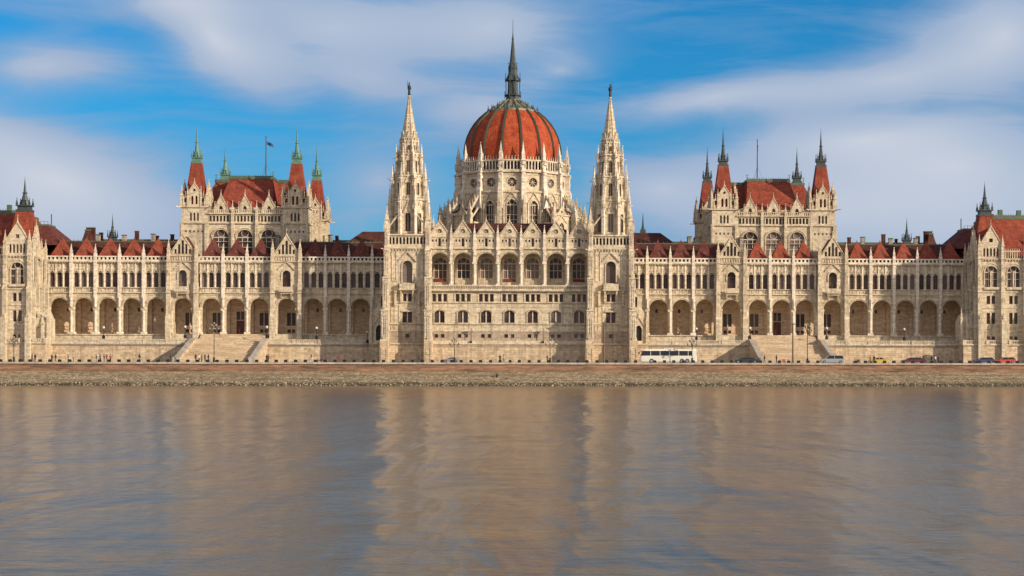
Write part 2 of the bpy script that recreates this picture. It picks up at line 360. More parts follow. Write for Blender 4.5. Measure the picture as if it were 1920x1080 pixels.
# ------------------------------------------------------------------ windows (shared meshes)
WIN = {}
def window(kind, w, h, parent, x, y, z, s=1, rot=0, name='window'):
    """x, y, z: foot of the window in the half-building frame; rot: direction of the wall"""
    key = (kind, round(w, 2), round(h, 2))
    if key not in WIN:
        b = MB(); hw = w/2
        ar = {'rect': 'rect', 'sq': 'rect', 'door': 'rect', 'round': 'round', 'twin': 'seg', 'big': 'round', 'lancet': 'pointed', 'tall': 'pointed', 'slit': 'rect', 'trac': 'pointed'}.get(kind, 'rect')
        if kind == 'rose':
            b.poly([(hw*math.cos(R(a)), hw+hw*math.sin(R(a))) for a in range(0, 360, 30)], 0, .06, 0)
            for a in range(0, 180, 45):
                ca, sa = math.cos(R(a))*hw, math.sin(R(a))*hw
                b.bar((-ca, -.05, hw-sa), (ca, -.05, hw+sa), .09, .09, 1)
            b.poly([(.2*hw*math.cos(R(a)), hw+.2*hw*math.sin(R(a))) for a in range(0, 360, 60)], -.11, -.02, 1)
        else:
            rise = {'rect': 0, 'round': hw, 'seg': hw*.5, 'pointed': 1.375*hw}[ar]
            zs = h-rise
            a = b.arc(0, hw, zs, ar)
            pts = [(-hw, 0), (hw, 0)]+a[::-1]
            b.poly(pts, 0, .06, 0)
            if kind in ('lancet', 'round'):
                b.box(-.035, .035, -.07, -.001, 0, h-.1, 2); b.box(-hw, hw, -.06, -.002, zs-.3, zs-.2, 2); b.box(-hw, hw, -.05, -.003, zs*.45, zs*.45+.06, 2)
                for q in (-1, 1): b.box(q*(hw-.035)-.035, q*(hw-.035)+.035, -.06, -.002, 0, zs, 2)
            elif kind == 'rect':
                b.box(-.03, .03, -.06, -.001, 0, h, 2); b.box(-hw, hw, -.05, -.002, h*.62, h*.62+.06, 2)
            elif kind == 'twin':
                b.box(-.13, .13, -.2, -.001, 0, h, 1)
                b.box(-hw, hw, -.07, -.002, h*.62, h*.62+.09, 2)
                for q in (-.5, .5): b.box(q*w/2-.03, q*w/2+.03, -.06, -.003, 0, zs+.1, 2)
            elif kind in ('big', 'trac', 'tall'):
                for q in ((-1/3, 1/3) if w > 2 else (0,)): b.box(q*w/2*1-.07+q*hw*.0, q*w/2+.07, -.18, -.001, 0, zs+.25, 1)
                b.box(-hw, hw, -.12, -.002, zs*.52, zs*.52+.12, 1); b.box(-hw, hw, -.16, -.003, zs-.1, zs+.12, 1)
                r = hw*.42; zc = zs+.55*hw
                for k in range(10):
                    a0, a1 = R(36*k), R(36*k+36)
                    b.poly([(r*math.cos(a0), zc+r*math.sin(a0)), ((r+.12)*math.cos(a0), zc+(r+.12)*math.sin(a0)), ((r+.12)*math.cos(a1), zc+(r+.12)*math.sin(a1)), (r*math.cos(a1), zc+r*math.sin(a1))], -.17, -.004, 1)
            elif kind == 'door':
                b.f, b.v, b.m = [], [], []
                b.box(-hw, hw, 0, .08, 0, h*.6, 3); b.box(-hw, hw, -.15, .08, h*.6, h*.64, 1); b.box(-hw, hw, .02, .08, h*.64, h, 0)
                b.box(-.04, .04, -.03, .07, 0, h*.6, 2); b.box(-.09, .09, -.1, .019, h*.64, h, 1)
                for q in (-1, 1):
                    for zz in (.08, .36, .7): b.box(q*hw/2-.3, q*hw/2+.3, -.04, -.001, h*.6*zz, h*.6*(zz+.2), 3)
        o = b.build(name, ['glass', 'frame', 'sash', 'door'])
        WIN[key] = o.data; bpy.data.objects.remove(o)
    o = bpy.data.objects.new(name, WIN[key]); COL.objects.link(o)
    o.parent = parent; o.location = (s*x, y, z); o.rotation_euler.z = R(rot)*s
    return o

# ------------------------------------------------------------------ setting: water, ground, quay
ZD, ZT, ZA = 4.9, 9.3, 11.65       # quay deck, terrace, arcade floor
def sheet(name, x0, x1, y0, y1, z, mat):
    b = MB(); b.add([(x0, y0, z), (x1, y0, z), (x1, y1, z), (x0, y1, z)], [(0, 1, 2, 3)]); return tag(b.build(name, mat), kind='structure')
sheet('river_water', -3000, 3000, -3000, -26.2, 0, 'water')
sheet('ground', -3000, 3000, -25.0, 5000, ZD, 'asphalt')
sheet('quay_road', -400, 400, -21.0, -1.2, ZD+.02, 'asphalt')
b = MB(); b.box(-400, 400, -25.0, -21.0, ZD-.5, ZD+.12); tag(b.build('quay_pavement', 'kerb'), kind='structure')
b = MB()
b.box(-400, 400, -26.0, -25.0, 3.0, ZD-.28, 0)
b.box(-400, 400, -26.25, -25.0, ZD-.28, ZD+.1, 1)
b.box(-400, 400, -26.2, -25.9, 2.9, 3.25, 0)
qw = b.build('quay_wall', ['brick', 'kerb']); tag(qw, 'long low quay wall of reddish brick courses with pale stone coping above the river', 'wall')
b = MB()
n = 400
for i in range(n):
    x0 = -400+800*i/n; x1 = x0+2
    b.add([(x0, -35.6, -.6), (x1, -35.6, -.6), (x1, -26.0, 3.05), (x0, -26.0, 3.05)], [(0, 1, 2, 3)])
tag(b.build('embankment_slope', 'slope'), kind='structure')
b = MB()
for i in range(9000):
    k = random.random()**.45
    x = random.uniform(-150, 150); y = -27.4-7.4*k
    if k < .6 and random.random() < .85: continue
    z = 3.05+(y+26.0)*(3.65/9.6); r = random.uniform(.08, .24)
    vs = []
    for p in ((1,0,0),(-1,0,0),(0,1,0),(0,-1,0),(0,0,1),(0,0,-1)): vs.append(tuple(c+q*r*random.uniform(.6, 1.2) for c, q in zip((x, y, z+.02), p)))
    b.add(vs, [(0,2,4),(2,1,4),(1,3,4),(3,0,4),(2,0,5),(1,2,5),(3,1,5),(0,3,5)])
tag(b.build('riprap_stones', 'rock'), 'loose pale stones along the waterline at the foot of the slope', 'stones', kind='stuff')

# ------------------------------------------------------------------ river terrace
tr = empty('river_terrace')
tag(tr, 'long stone retaining wall with balustrade below the arcades of the domed building', 'terrace wall')
for s in (1, -1):
    for x0, x1 in ((32.5, 57.0), (74.6, 107.0)):
        b = MB(s); c_ = MB(s)
        b.box(x0, x1, 4.0, 12.0, ZD-.2, ZT-.25, 0)
        b.box(x0, x1, 3.75, 12.0, ZT-.25, ZT, 1)
        b.box(x0, x1, 3.85, 4.0, ZT-.55, ZT-.45, 1)
        c_.box(x0, x1, 3.9, 4.15, ZT, ZT+.25); c_.box(x0, x1, 3.85, 4.2, ZT+.8, ZT+1.0)
        L = x1-x0; k = max(2, round(L/5.7))
        for i in range(k+1):
            x = x0+.35+(L-.7)*i/k
            c_.box(x-.35, x+.35, 3.8, 4.25, ZT+.004, ZT+1.08)
        q = x0+.9
        while q < x1-.8:
            c_.box(q-.13, q+.13, 3.95, 4.1, ZT+.25, ZT+.8); q += .42
        b.build('retaining_wall', ['ashlar', 'kerb'], tr); c_.build('balustrade', 'stone', tr)
    b = MB(s); b.box(57.0, 74.6, 6.0, 12.0, ZD-.2, ZT-.01, 0); b.build('stair_wall', 'ashlar', tr)

# grand staircases
for s, lab in ((-1, 'wide stone staircase down to the quay below the chamber block with the bright green spires'), (1, 'wide stone staircase down to the quay right of the white coach')):
    st = empty('grand_staircase', (s*65.8, 0, ZD)); tag(st, lab, 'staircase', 'twin staircases of the terrace')
    b = MB(s); cx = 0
    n = 26; y0, y1 = -14.5, 3.0
    for i in range(n):
        ya = y0+(y1-y0)*i/n + (1.6 if i >= 13 else 0)*(1-(i-13)/13 if i >= 13 else 0)
        z = (i+1)*(ZT-ZD)/n
        b.box(-7.9, 7.9, ya, 6.0, -.1+z-(ZT-ZD)/n, z)
    b.box(-7.9, 7.9, 3.0, 6.0, ZT-ZD-.02, ZT-ZD+.001)
    n2 = 14
    for i in range(n2):
        ya = 6.0+5.4*i/n2; zz = ZT-ZD+(i+1)*(ZA-ZT)/n2
        b.box(-7.9, 7.9, ya, 12.0, zz-(ZA-ZT)/n2, zz)
    b.build('flight', 'steps', st)
    for q in (-1, 1):
        w = MB(s)
        x0, x1 = (q*8.4-.55, q*8.4+.55)
        prof = [(-15.6, 0), (6, 0), (6, ZT-ZD+1.05), (3.6, ZT-ZD+1.05), (-14.4, .95), (-15.6, .95)]
        vs = [(x0, y, z) for y, z in prof]+[(x1, y, z) for y, z in prof]; k = len(prof)
        w.add(vs, [tuple(range(k))[::-1], tuple(range(k, 2*k))]+[(i, (i+1) % k, k+(i+1) % k, k+i) for i in range(k)], 0)
        prof = [(3.5, ZT-ZD+1.06), (-14.5, .96), (-14.5, 1.16), (3.5, ZT-ZD+1.26)]
        vs = [(x0-.1, y, z) for y, z in prof]+[(x1+.1, y, z) for y, z in prof]; k = 4
        w.add(vs, [tuple(range(k)), tuple(range(k, 2*k))[::-1]]+[(i, k+i, k+(i+1) % k, (i+1) % k) for i in range(k)], 1)
        w.box(x0-.12, x1+.12, -15.9, -14.5, 0, 1.25, 1); w.box(x0-.12, x1+.12, 3.5, 6.0, ZT-ZD+1.05, ZT-ZD+1.3, 1)
        w.box(x0, x1, 6.0, 11.0, ZT-ZD, ZT-ZD+1.2, 1); 
        o = w.build('side_wall', ['ashlar', 'kerb'], st)

# ------------------------------------------------------------------ the parliament
PB = empty('parliament_building')
tag(PB, 'vast pale gothic parliament with red ribbed dome, white spires and long arcaded wings', 'parliament')

BAY_A = [35.9, 41.5, 47.1]; BAY_B = [60.1, 65.8, 71.5]; BAY_C = [84.65, 90.35, 96.05, 101.75, 107.45]
YW = 12.0
def strings(b, x0, x1, y, lst):
    for z0, z1, p in lst: b.box(x0, x1, y-p, y+.25, z0, z1)

def make_wing(s):
    w = MB(s)
    wins = []
    def normal_bay(c, h=2.85, back=None):
        x0, x1 = c-h, c+h
        w.at(0, YW)
        w.cell(x0, x1, ZA, 21.4, c, 2.28, ZA, 17.95, 'round', 1.2, 0, n=14)
        w.ring(c, 2.28, 17.95, 'round', .16, -.1, .1, n=14); w.ring(c, 2.52, 17.95, 'round', .18, -.2, .1, n=14)
        upper(c, h)
        # arcade inner face of the piers
        w.box(x0-.01, c-2.285, .9, 1.25, ZA, 20.9, 1); w.box(c+2.285, x1+.01, .9, 1.25, ZA, 20.9, 1)
        w.dm = 2
        w.box(x0-.62, x0+.62, -.28, 1.3, 17.55, 17.95); w.box(x0-.5, x0+.5, -.2, 1.25, 17.3, 17.55)
        w.box(x0-.68, x0+.68, -.3, 1.3, ZA, ZA+.5)
        w.prism(x0, -.12, ZA+.5, 17.3, .3, .27, 8)
        w.box(x1-.61, x1+.61, -.27, 1.29, 17.56, 17.94); w.box(x1-.67, x1+.67, -.29, 1.29, ZA+.01, ZA+.49); w.prism(x1, -.121, ZA+.5, 17.3, .29, .26, 8); w.dm = 0
    def upper(c, h):
        x0, x1 = c-h, c+h
        w.at(0, YW)
        e = h-1.72*1.5
        for k in (-1, 0, 1):
            cc = c+1.72*k
            a0 = x0 if k == -1 else cc-.86; a1 = x1 if k == 1 else cc+.86
            w.cell(a0, a1, 21.6, 28.8, cc, .56, 22.85, 25.9, 'pointed', .5, .15)
            wins.append(('lancet', 1.16, 26.7-22.85, cc, YW+.58, 22.85, 0))
            w.ring(cc, .56, 25.9, 'pointed', .13, .02, .16, n=6)
            w.gable(cc, .5, 27.0, 27.9, (), .03, .16); w.box(cc-.07, cc+.07, 0, .16, 27.8, 28.35)
            for q in (-.3, .3): w.box(cc+q-.12, cc+q+.12, .06, .16, 21.8, 22.5)
        w.dm = 2
        for k in (-1.5, -.5, .5, 1.5):
            x = c+1.72*k
            w.prism(x, .12, 22.85, 26.2, .14, .14, 6); w.box(x-.2, x+.2, -.05, .16, 26.1, 26.4); w.box(x-.17, x+.17, -.02, .16, 26.4, 28.8)
        # parapet with square holes
        w.box(x0, x1, -.3, 0.0, 29.1, 29.42); w.box(x0, x1, -.35, .05, 30.0, 30.3)
        n = 6
        for i in range(n+1):
            x = x0+(x1-x0)*i/n; w.box(x-.22, x+.22, -.28, -.02, 29.42, 30.0)
        w.dm = 0
    def pil(x, top=32.0):
        w.dm = 2; w.at(0, YW); w.box(x-.36, x+.36, -.55, .2, 17.951, 30.9); w.box(x-.46, x+.46, -.65, .1, 28.7, 29.0)
        w.prism(x, -.62, 18.0, 20.4, .16, .16, 6)
        w.pin(x, -.2, 30.9, .5, .5, 1.6); w.dm = 0
    segs = [(33.05, 49.9), (57.25, 74.35), (81.8, 110.3)]
    for c in BAY_A+BAY_B+BAY_C: normal_bay(c, 2.8 if c in BAY_A else 2.85)
    upper(30.2, 2.85)
    w.at(0, YW); w.box(28.0, 33.1, 0, .4, ZA, 21.4)
    for x in [33.1, 38.7, 44.3, 62.95, 68.65, 87.5, 93.2, 98.9, 104.6]: pil(x)
    for x0, x1 in ((28.0, 50.0), (57.0, 74.6), (81.6, 110.8)):
        strings(w.at(0, YW), x0, x1, 0, [(21.4, 21.65, .3), (22.65, 22.85, .12), (28.8, 29.1, .42), (20.95, 21.05, .1), (26.35, 26.42, .04)])
        w.box(x0, x1, -.35, .5, ZA-.25, ZA-.002); 
        w.box(x0, x1, -.1, 1.2, ZT-.1, ZA-.25); w.box(x0, x1, -.5, -.1, ZT-.1, ZT+.3)
        n = int((x1-x0)/.62)
        for i in range(n): w.box(x0+.31+.62*i-.12, x0+.31+.62*i+.12, -.3, -.001, 28.55, 28.8)
    # gabled bays
    for c in (53.45, 78.1):
        w.at(0, YW-1.0)
        w.cell(c-3.5, c+3.5, ZA, 21.4, c, 2.28, ZA, 17.95, 'round', 2.2, 0, n=14)
        w.ring(c, 2.28, 17.95, 'round', .16, -.1, .1, n=14); w.ring(c, 2.55, 17.95, 'round', .2, -.22, .1, n=14)
        w.cell(c-3.5, c+3.5, 21.4, 30.2, c, 1.0, 22.95, 25.9, 'round', .6, .02)
        wins.append(('round', 2.1, 26.92-22.95, c, YW-1+.65, 22.95, 0))
        w.ring(c, 1.0, 25.9, 'round', .3, -.18, .05, legs=1.2); w.raking(c, 1.9, 27.0, 28.9, -.25, .0, .16, crock=4, tip=.4)
        w.box(c-1.7, c+1.7, -1.3, 0, 21.75, 22.0); w.box(c-1.7, c+1.7, -1.3, -1.15, 22.0, 22.95); w.box(c-1.5, c+1.5, -.9, 0, 21.3, 21.75)
        for q in (-1.2, 1.2): w.hip(c+q-.2, c+q+.2, -.3, 0, 20.2, c+q-.2, c+q+.2, -1.0, 0, 21.3)
        strings(w, c-3.5, c+3.5, 0, [(21.4, 21.6, .22), (28.9, 29.15, .25), (30.2, 30.45, .25)])
        for i in range(9): w.box(c-2.6+.62*i, c-2.6+.62*i+.3, -.12, .02, 29.25, 30.1)
        for q in (-1, 1):
            x = c+q*3.25
            w.box(x-.6, x+.6, -1.3, .3, ZD+4.3, 15.5); w.hip(x-.6, x+.6, -1.3, .3, 15.5, x-.5, x+.5, -.8, .3, 16.6)
            w.box(x-.5, x+.5, -.8, .3, 16.6, 24.0); w.box(x-.42, x+.42, -.6, .3, 24.0, 31.0); w.box(x-.62, x+.62, -1.0, .2, 21.4, 21.7)
            w.pin(x, -.2, 31.0, .7, .9, 2.3); w.box(x-.55, x+.55, -.75, .2, 28.9, 29.2)
            for zz in (23, 26): w.gable(x, .42, zz, zz+.9, (), -.75, -.6)
            w.prism(x-q*.75, -.25, ZA, 17.4, .25, .22, 8); w.box(x-q*.75-.35, x-q*.75+.35, -.5, .1, 17.4, 17.9)
        slots = [(c-1.7, .26, 30.8, 31.9), (c-.85, .28, 30.8, 33.1), (c, .3, 30.8, 34.0), (c+.85, .28, 30.8, 33.1), (c+1.7, .26, 30.8, 31.9)]
        w.gable(c, 3.0, 30.45, 35.3, slots, .0, .5); w.raking(c, 3.0, 30.5, 35.3, -.12, .55, .24, crock=9, tip=1.3)
        for q in (-1, 1): w.box(c+q*3.5-.02*q if q < 0 else c+3.48, c-3.48 if q < 0 else c+3.5, 0, 1.0, ZA, 30.2)
        for sx, sh, sz0, sz1 in slots: wins.append(('slit', .62, sz1-sz0+.02, sx, YW-1+.42, sz0, 0))
        w.at(0, YW-1); w.box(c-3.4, c+3.4, -.2, 1.2, ZT-.1, ZA-.004) 
    # arcade interior
    w.at(0, 0)
    w.box(28.0, 110.8, YW+.0, YW+7.5, ZA-.2, ZA-.004, 1)
    w.box(28.0, 110.8, YW+1.2, YW+7.5, 20.9, 21.3, 1)
    yb = YW+7.5
    edges = [28.0]+[c-2.8 for c in BAY_A]+[49.9, 57.25]+[62.95, 68.65, 74.4]+[81.8]+[c+2.85 for c in BAY_C[:-1]]+[110.8]
    cs = [30.5]+BAY_A+[53.45]+BAY_B+[78.1]+BAY_C
    for x0, x1, c in zip(edges, edges[1:], cs):
        w.at(0, yb)
        if c in BAY_B+[53.45, 78.1]:
            if c == 65.8:
                w.cell(x0, x1, ZA-.01, 21.0, c, .95, ZA, 17.3, 'rect', .4, 0, 1); wins.append(('door', 1.9, 17.3-ZA, c, yb+.3, ZA, 0))
            else:
                w.cell(x0, x1, ZA+1.9, 21.0, c, 1.05, ZA+2.2, 17.0, 'rect', .4, 0, 1); wins.append(('twin', 2.1, 17.5-ZA-2.2, c, yb+.3, ZA+2.2, 0))
                w.cell(x0, c, ZA-.01, ZA+1.9, c-.55, .4, ZA+.5, ZA+1.3, 'rect', .4, 0, 1); w.cell(c, x1, ZA-.01, ZA+1.9, c+.55, .4, ZA+.5, ZA+1.3, 'rect', .4, 0, 1)
                for q in (-.55, .55): wins.append(('sq', .82, .82, c+q, yb+.3, ZA+.5, 0))
        else:
            w.cell(x0, x1, ZA-.01, 21.0, c, .3, 17.2, 18.1, 'rect', .3, 0, 1); wins.append(('sq', .62, .92, c, yb+.25, 17.2, 0))
            w.box(x0+.5, x1-.5, -.45, 0, ZA, ZA+.55, 1); w.box(x0+.5, x1-.5, -.2, 0, ZA+1.2, ZA+1.4, 1); w.box(x0+.5, x1-.5, -.12, 0, ZA+1.9, ZA+2.05, 1)
        w.box(x0-.4, x0+.4, -.5, 0, ZA, 20.9, 1); w.box(x0-.5, x0+.5, -.6, 0, 17.5, 17.9, 1)
        w.box(x0-.22, x0+.22, -6.3, -.5, 20.2, 20.9, 1)
    # closed mass behind the upper windows
    w.at(0, 0); w.box(28.0, 110.8, YW+.9, YW+16, 21.3, 29.3); w.box(28.0, 110.8, YW+7.9, YW+16, ZD, 21.3)
    wing = w.build('wing', ['stone', 'vault', 'pale'], PB)
    for k, ww, hh, x, y, z, r in wins: window(k, ww, hh, wing, x, y, z, s, r, 'door' if k == 'door' else 'window')
    # roofs
    r = MB(s)
    for x0, x1 in ((28.0, 52.6), (78.0, 110.8)):
        r.hip(x0, x1, YW+.3, YW+16, 29.3, x0, x1, YW+7.6, YW+8.4, 34.2, 0)
        r.box(x0, x1, YW+7.8, YW+8.2, 34.15, 34.45, 1)
        x = x0+.8
        while x < x1: r.prism(x, YW+8, 34.45, 34.85, .1, .02, 4, 45, 1); x += 1.1
    r.box(52.6, 78.0, YW+.3, YW+11, 29.3, 29.6, 0)
    for c in (53.45, 78.1):
        r.add([(c-3.0, YW-.5, 30.5), (c+3.0, YW-.5, 30.5), (c, YW-.5, 35.25), (c-3.0, YW+6, 30.5), (c+3.0, YW+6, 30.5), (c, YW+6, 35.25)], [(0, 2, 5, 3), (1, 4, 5, 2), (0, 1, 2), (3, 5, 4)], 0)
    for cx, h in ((44.3, 1.5), (57.2, 1.2), (87.5, 1.6), (94.5, 1.1), (100.8, 1.3)):
        r.box(cx-.45, cx+.45, YW+9.5, YW+10.6, 33, 35.2+h*.6, 2); r.box(cx-.55, cx+.55, YW+9.4, YW+10.7, 35.2+h*.6, 35.4+h*.6, 1)
    r.build('roof', ['brown', 'ridge', 'grey'], wing)
    for c in BAY_A+BAY_B+BAY_C+[30.3]:
        d = MB(s); d.at(c, YW+2.9)
        d.prism(0, 0, 30.2, 34.75, 2.4*1.414, .12, 4, 45, 0)
        d.prism(0, 0, 34.7, 35.1, .12, .03, 4, 45, 1); d.box(-2.42, 2.42, -2.45, 2.4, 29.95, 30.2, 1)
        d.box(-.3, .3, -1.75, -1.2, 31.0, 31.7, 1); 
        d.build('dormer_roof', ['dull' if c < 50 or (s < 0 and c in BAY_B) else 'red', 'ridge'], wing)  # shade towards the centre is put into the tile colour
    return wing
for s in (1, -1): make_wing(s)

# ---- central block
def make_centre():
    w = MB(); wins = []
    w.box(-32.5, 32.5, -1.0, 12, ZD-.2, 9.15, 1); w.box(-32.6, 32.6, -1.25, 12, 9.15, 9.45, 0); w.box(-32.5, 32.5, -1.15, 0, 8.7, 8.8, 1)
    w.box(-18.7, 18.7, -.75, 0, 9.45, 10.1, 0)
    for k in range(-3, 4):
        c = 5.44*k; x0, x1 = c-2.72, c+2.72
        if k == -3: x0 = -18.8
        if k == 3: x1 = 18.8
        for q in (-.75, .75):
            a0, a1 = (x0, c) if q < 0 else (c, x1)
            w.cell(a0, a1, 9.45, 12.3, c+q, .42, 10.75, 11.6, 'rect', .35, 0, 2); wins.append(('sq', .88, .87, c+q, .3, 10.74, 0))
        w.cell(x0, x1, 12.3, 19.0, c, 1.2, 14.25, 16.55, 'seg', .5, .04)
        wins.append(('twin', 2.44, 17.15-14.25, c, .46, 14.25, 0))
        w.ring(c, 1.2, 16.55, 'seg', .22, -.14, .06, legs=2.2); w.ring(c, 1.48, 16.6, 'seg', .14, -.24, .06)
        w.box(c-1.5, c+1.5, -.2, .05, 14.1, 14.26)
        for j in (-1, 0, 1):
            cc = c+1.28*j; a0 = x0 if j == -1 else cc-.64; a1 = x1 if j == 1 else cc+.64
            w.cell(a0, a1, 19.0, 21.7, cc, .38, 19.2, 20.95, 'rect', .45, 0); wins.append(('rect', .8, 1.8, cc, .42, 19.18, 0))
        for j in (-1.5, -.5, .5, 1.5): w.box(c+1.28*j-.1, c+1.28*j+.1, -.12, .02, 19.15, 21.0)
        w.box(c-2.0, c+2.0, -.16, .02, 21.0, 21.15)
        # loggia
        w.cell(x0, x1, 23.1, 31.5, c, 2.15, 23.1, 28.45, 'round', .9, 0, n=14)
        w.ring(c, 2.15, 28.45, 'round', .15, -.12, .05, n=14); w.ring(c, 2.38, 28.45, 'round', .2, -.25, .05, n=14)
        # back wall of the loggia
        w.at(0, 4.2)
        w.cell(x0, x1, 23.0, 31.3, c, 1.45, 24.9, 28.3, 'round', .4, 0, 0, mr=3); wins.append(('big', 2.94, 4.9, c, 4.55, 24.88, 0))
        w.ring(c, 1.45, 28.3, 'round', .2, -.15, .05, 3, legs=3.3); w.box(x0-.25, x0+.25, -.4, 0, 23.1, 31)
        w.at()
        # gable storey
        for j in range(-2, 3):
            cc = c+.8*j; hw = .26 if j else .3
            a0 = x0 if j == -2 else cc-.4; a1 = x1 if j == 2 else cc+.4
            if j: w.cell(a0, a1, 31.8, 34.35, cc, .17, 33.2, 33.75, 'rect', .35, .0); wins.append(('slit', .4, .6, cc, .32, 33.18, 0)); w.box(cc-.3, cc-.24, -.06, 0, 32.1, 34.0, 4); w.box(cc+.24, cc+.3, -.06, 0, 32.1, 34.0, 4)
            else: w.cell(a0, a1, 31.8, 34.35, cc, hw, 32.1, 34.0, 'rect', .35, .0); wins.append(('slit', .64, 1.95, cc, .3, 32.08, 0))
        w.gable(c, 2.4, 34.35, 38.0, [(c, .5, 35.2, 36.2)], 0, .5)
        wins.append(('rose', 1.3, 1.3, c, .3, 35.05, 0)); w.ring(c, .5, 35.7, 'round', .18, -.1, .05, n=10)
        w.poly([(c-.5, 35.2), (c-.2, 35.2), (c-.5, 35.5)], .05, .3); w.poly([(c+.2, 35.2), (c+.5, 35.2), (c+.5, 35.5)], .05, .3)
        w.poly([(c-.5, 35.9), (c-.2, 36.2), (c-.5, 36.2)], .05, .3); w.poly([(c+.5, 35.9), (c+.5, 36.2), (c+.2, 36.2)], .05, .3)
        w.raking(c, 2.4, 34.4, 38.0, -.15, .55, .22, crock=8, tip=1.0)
        w.box(c-2.35, c+2.35, -.18, .02, 34.2, 34.4)
    for k in range(-4, 4):
        x = 5.44*k+2.72
        if abs(x) > 18: x = math.copysign(18.55, x)
        w.dm = 4; w.prism(x, -.38, 23.1, 28.0, .3, .27, 10); w.box(x-.5, x+.5, -.75, .1, 28.0, 28.45); w.box(x-.48, x+.48, -.75, .1, 22.9, 23.35)
        w.box(x-.3, x+.3, -.6, .02, 28.45, 35.0); w.box(x-.42, x+.42, -.72, .02, 31.3, 31.9)
        w.gable(x, .34, 30.0, 30.9, (), -.75, -.6)
        w.pin(x, -.3, 35.0, .5, .3, 1.7)
        w.box(x-.4, x+.4, .6, .9, 23.1, 31.3); w.dm = 0
    strings(w, -18.8, 18.8, 0, [(9.45, 9.7, .2), (12.2, 12.4, .12), (13.85, 14.05, .2), (18.85, 19.05, .2), (21.65, 22.0, .75), (31.5, 31.8, .35), (17.9, 17.96, .05)])
    w.box(-18.8, 18.8, -.7, -.45, 22.75, 23.1); w.box(-18.8, 18.8, -.65, -.5, 22.0, 22.2)
    x = -18.6
    while x < 18.7: w.box(x-.1, x+.1, -.65, -.5, 22.2, 22.75); x += .4
    w.box(-18.8, 18.8, -.45, 4.3, 22.8, 23.08); w.box(-18.8, 18.8, .9, 4.3, 31.2, 31.6); w.box(-18.8, 18.8, .5, 4.3, 9.5, 22.7, 0)
    w.box(-20, 20, 5.0, 40, 9.5, 33.5, 0)
    c = w.build('central_block', ['stone', 'ashlar', 'stone2', 'vault', 'pale'], PB)
    for k, ww, hh, x, y, z, r in wins: window(k, ww, hh, c, x, y, z)
    for k in (-3, 0, 3):
        d = MB(); d.poly([(5.44*k-1.4, 24.1), (5.44*k+1.4, 24.1), (5.44*k+1.4, 24.75), (5.44*k-1.4, 24.75)], 3.95, 4.1); d.build('banner_cloth', 'blind', c)
    r = MB()
    for k in range(-3, 4):
        x = 5.44*k
        r.add([(x-2.4, .5, 34.3), (x+2.4, .5, 34.3), (x, .5, 37.9), (x-2.4, 9, 34.3), (x+2.4, 9, 34.3), (x, 9, 37.9)], [(0, 2, 5, 3), (1, 4, 5, 2), (0, 1, 2), (3, 5, 4)], 0)
    r.hip(-19, 19, 1.5, 44, 33.6, -10, 10, 12, 40, 38.5, 0)
    r.build('roof', ['brown'], c)
make_centre()

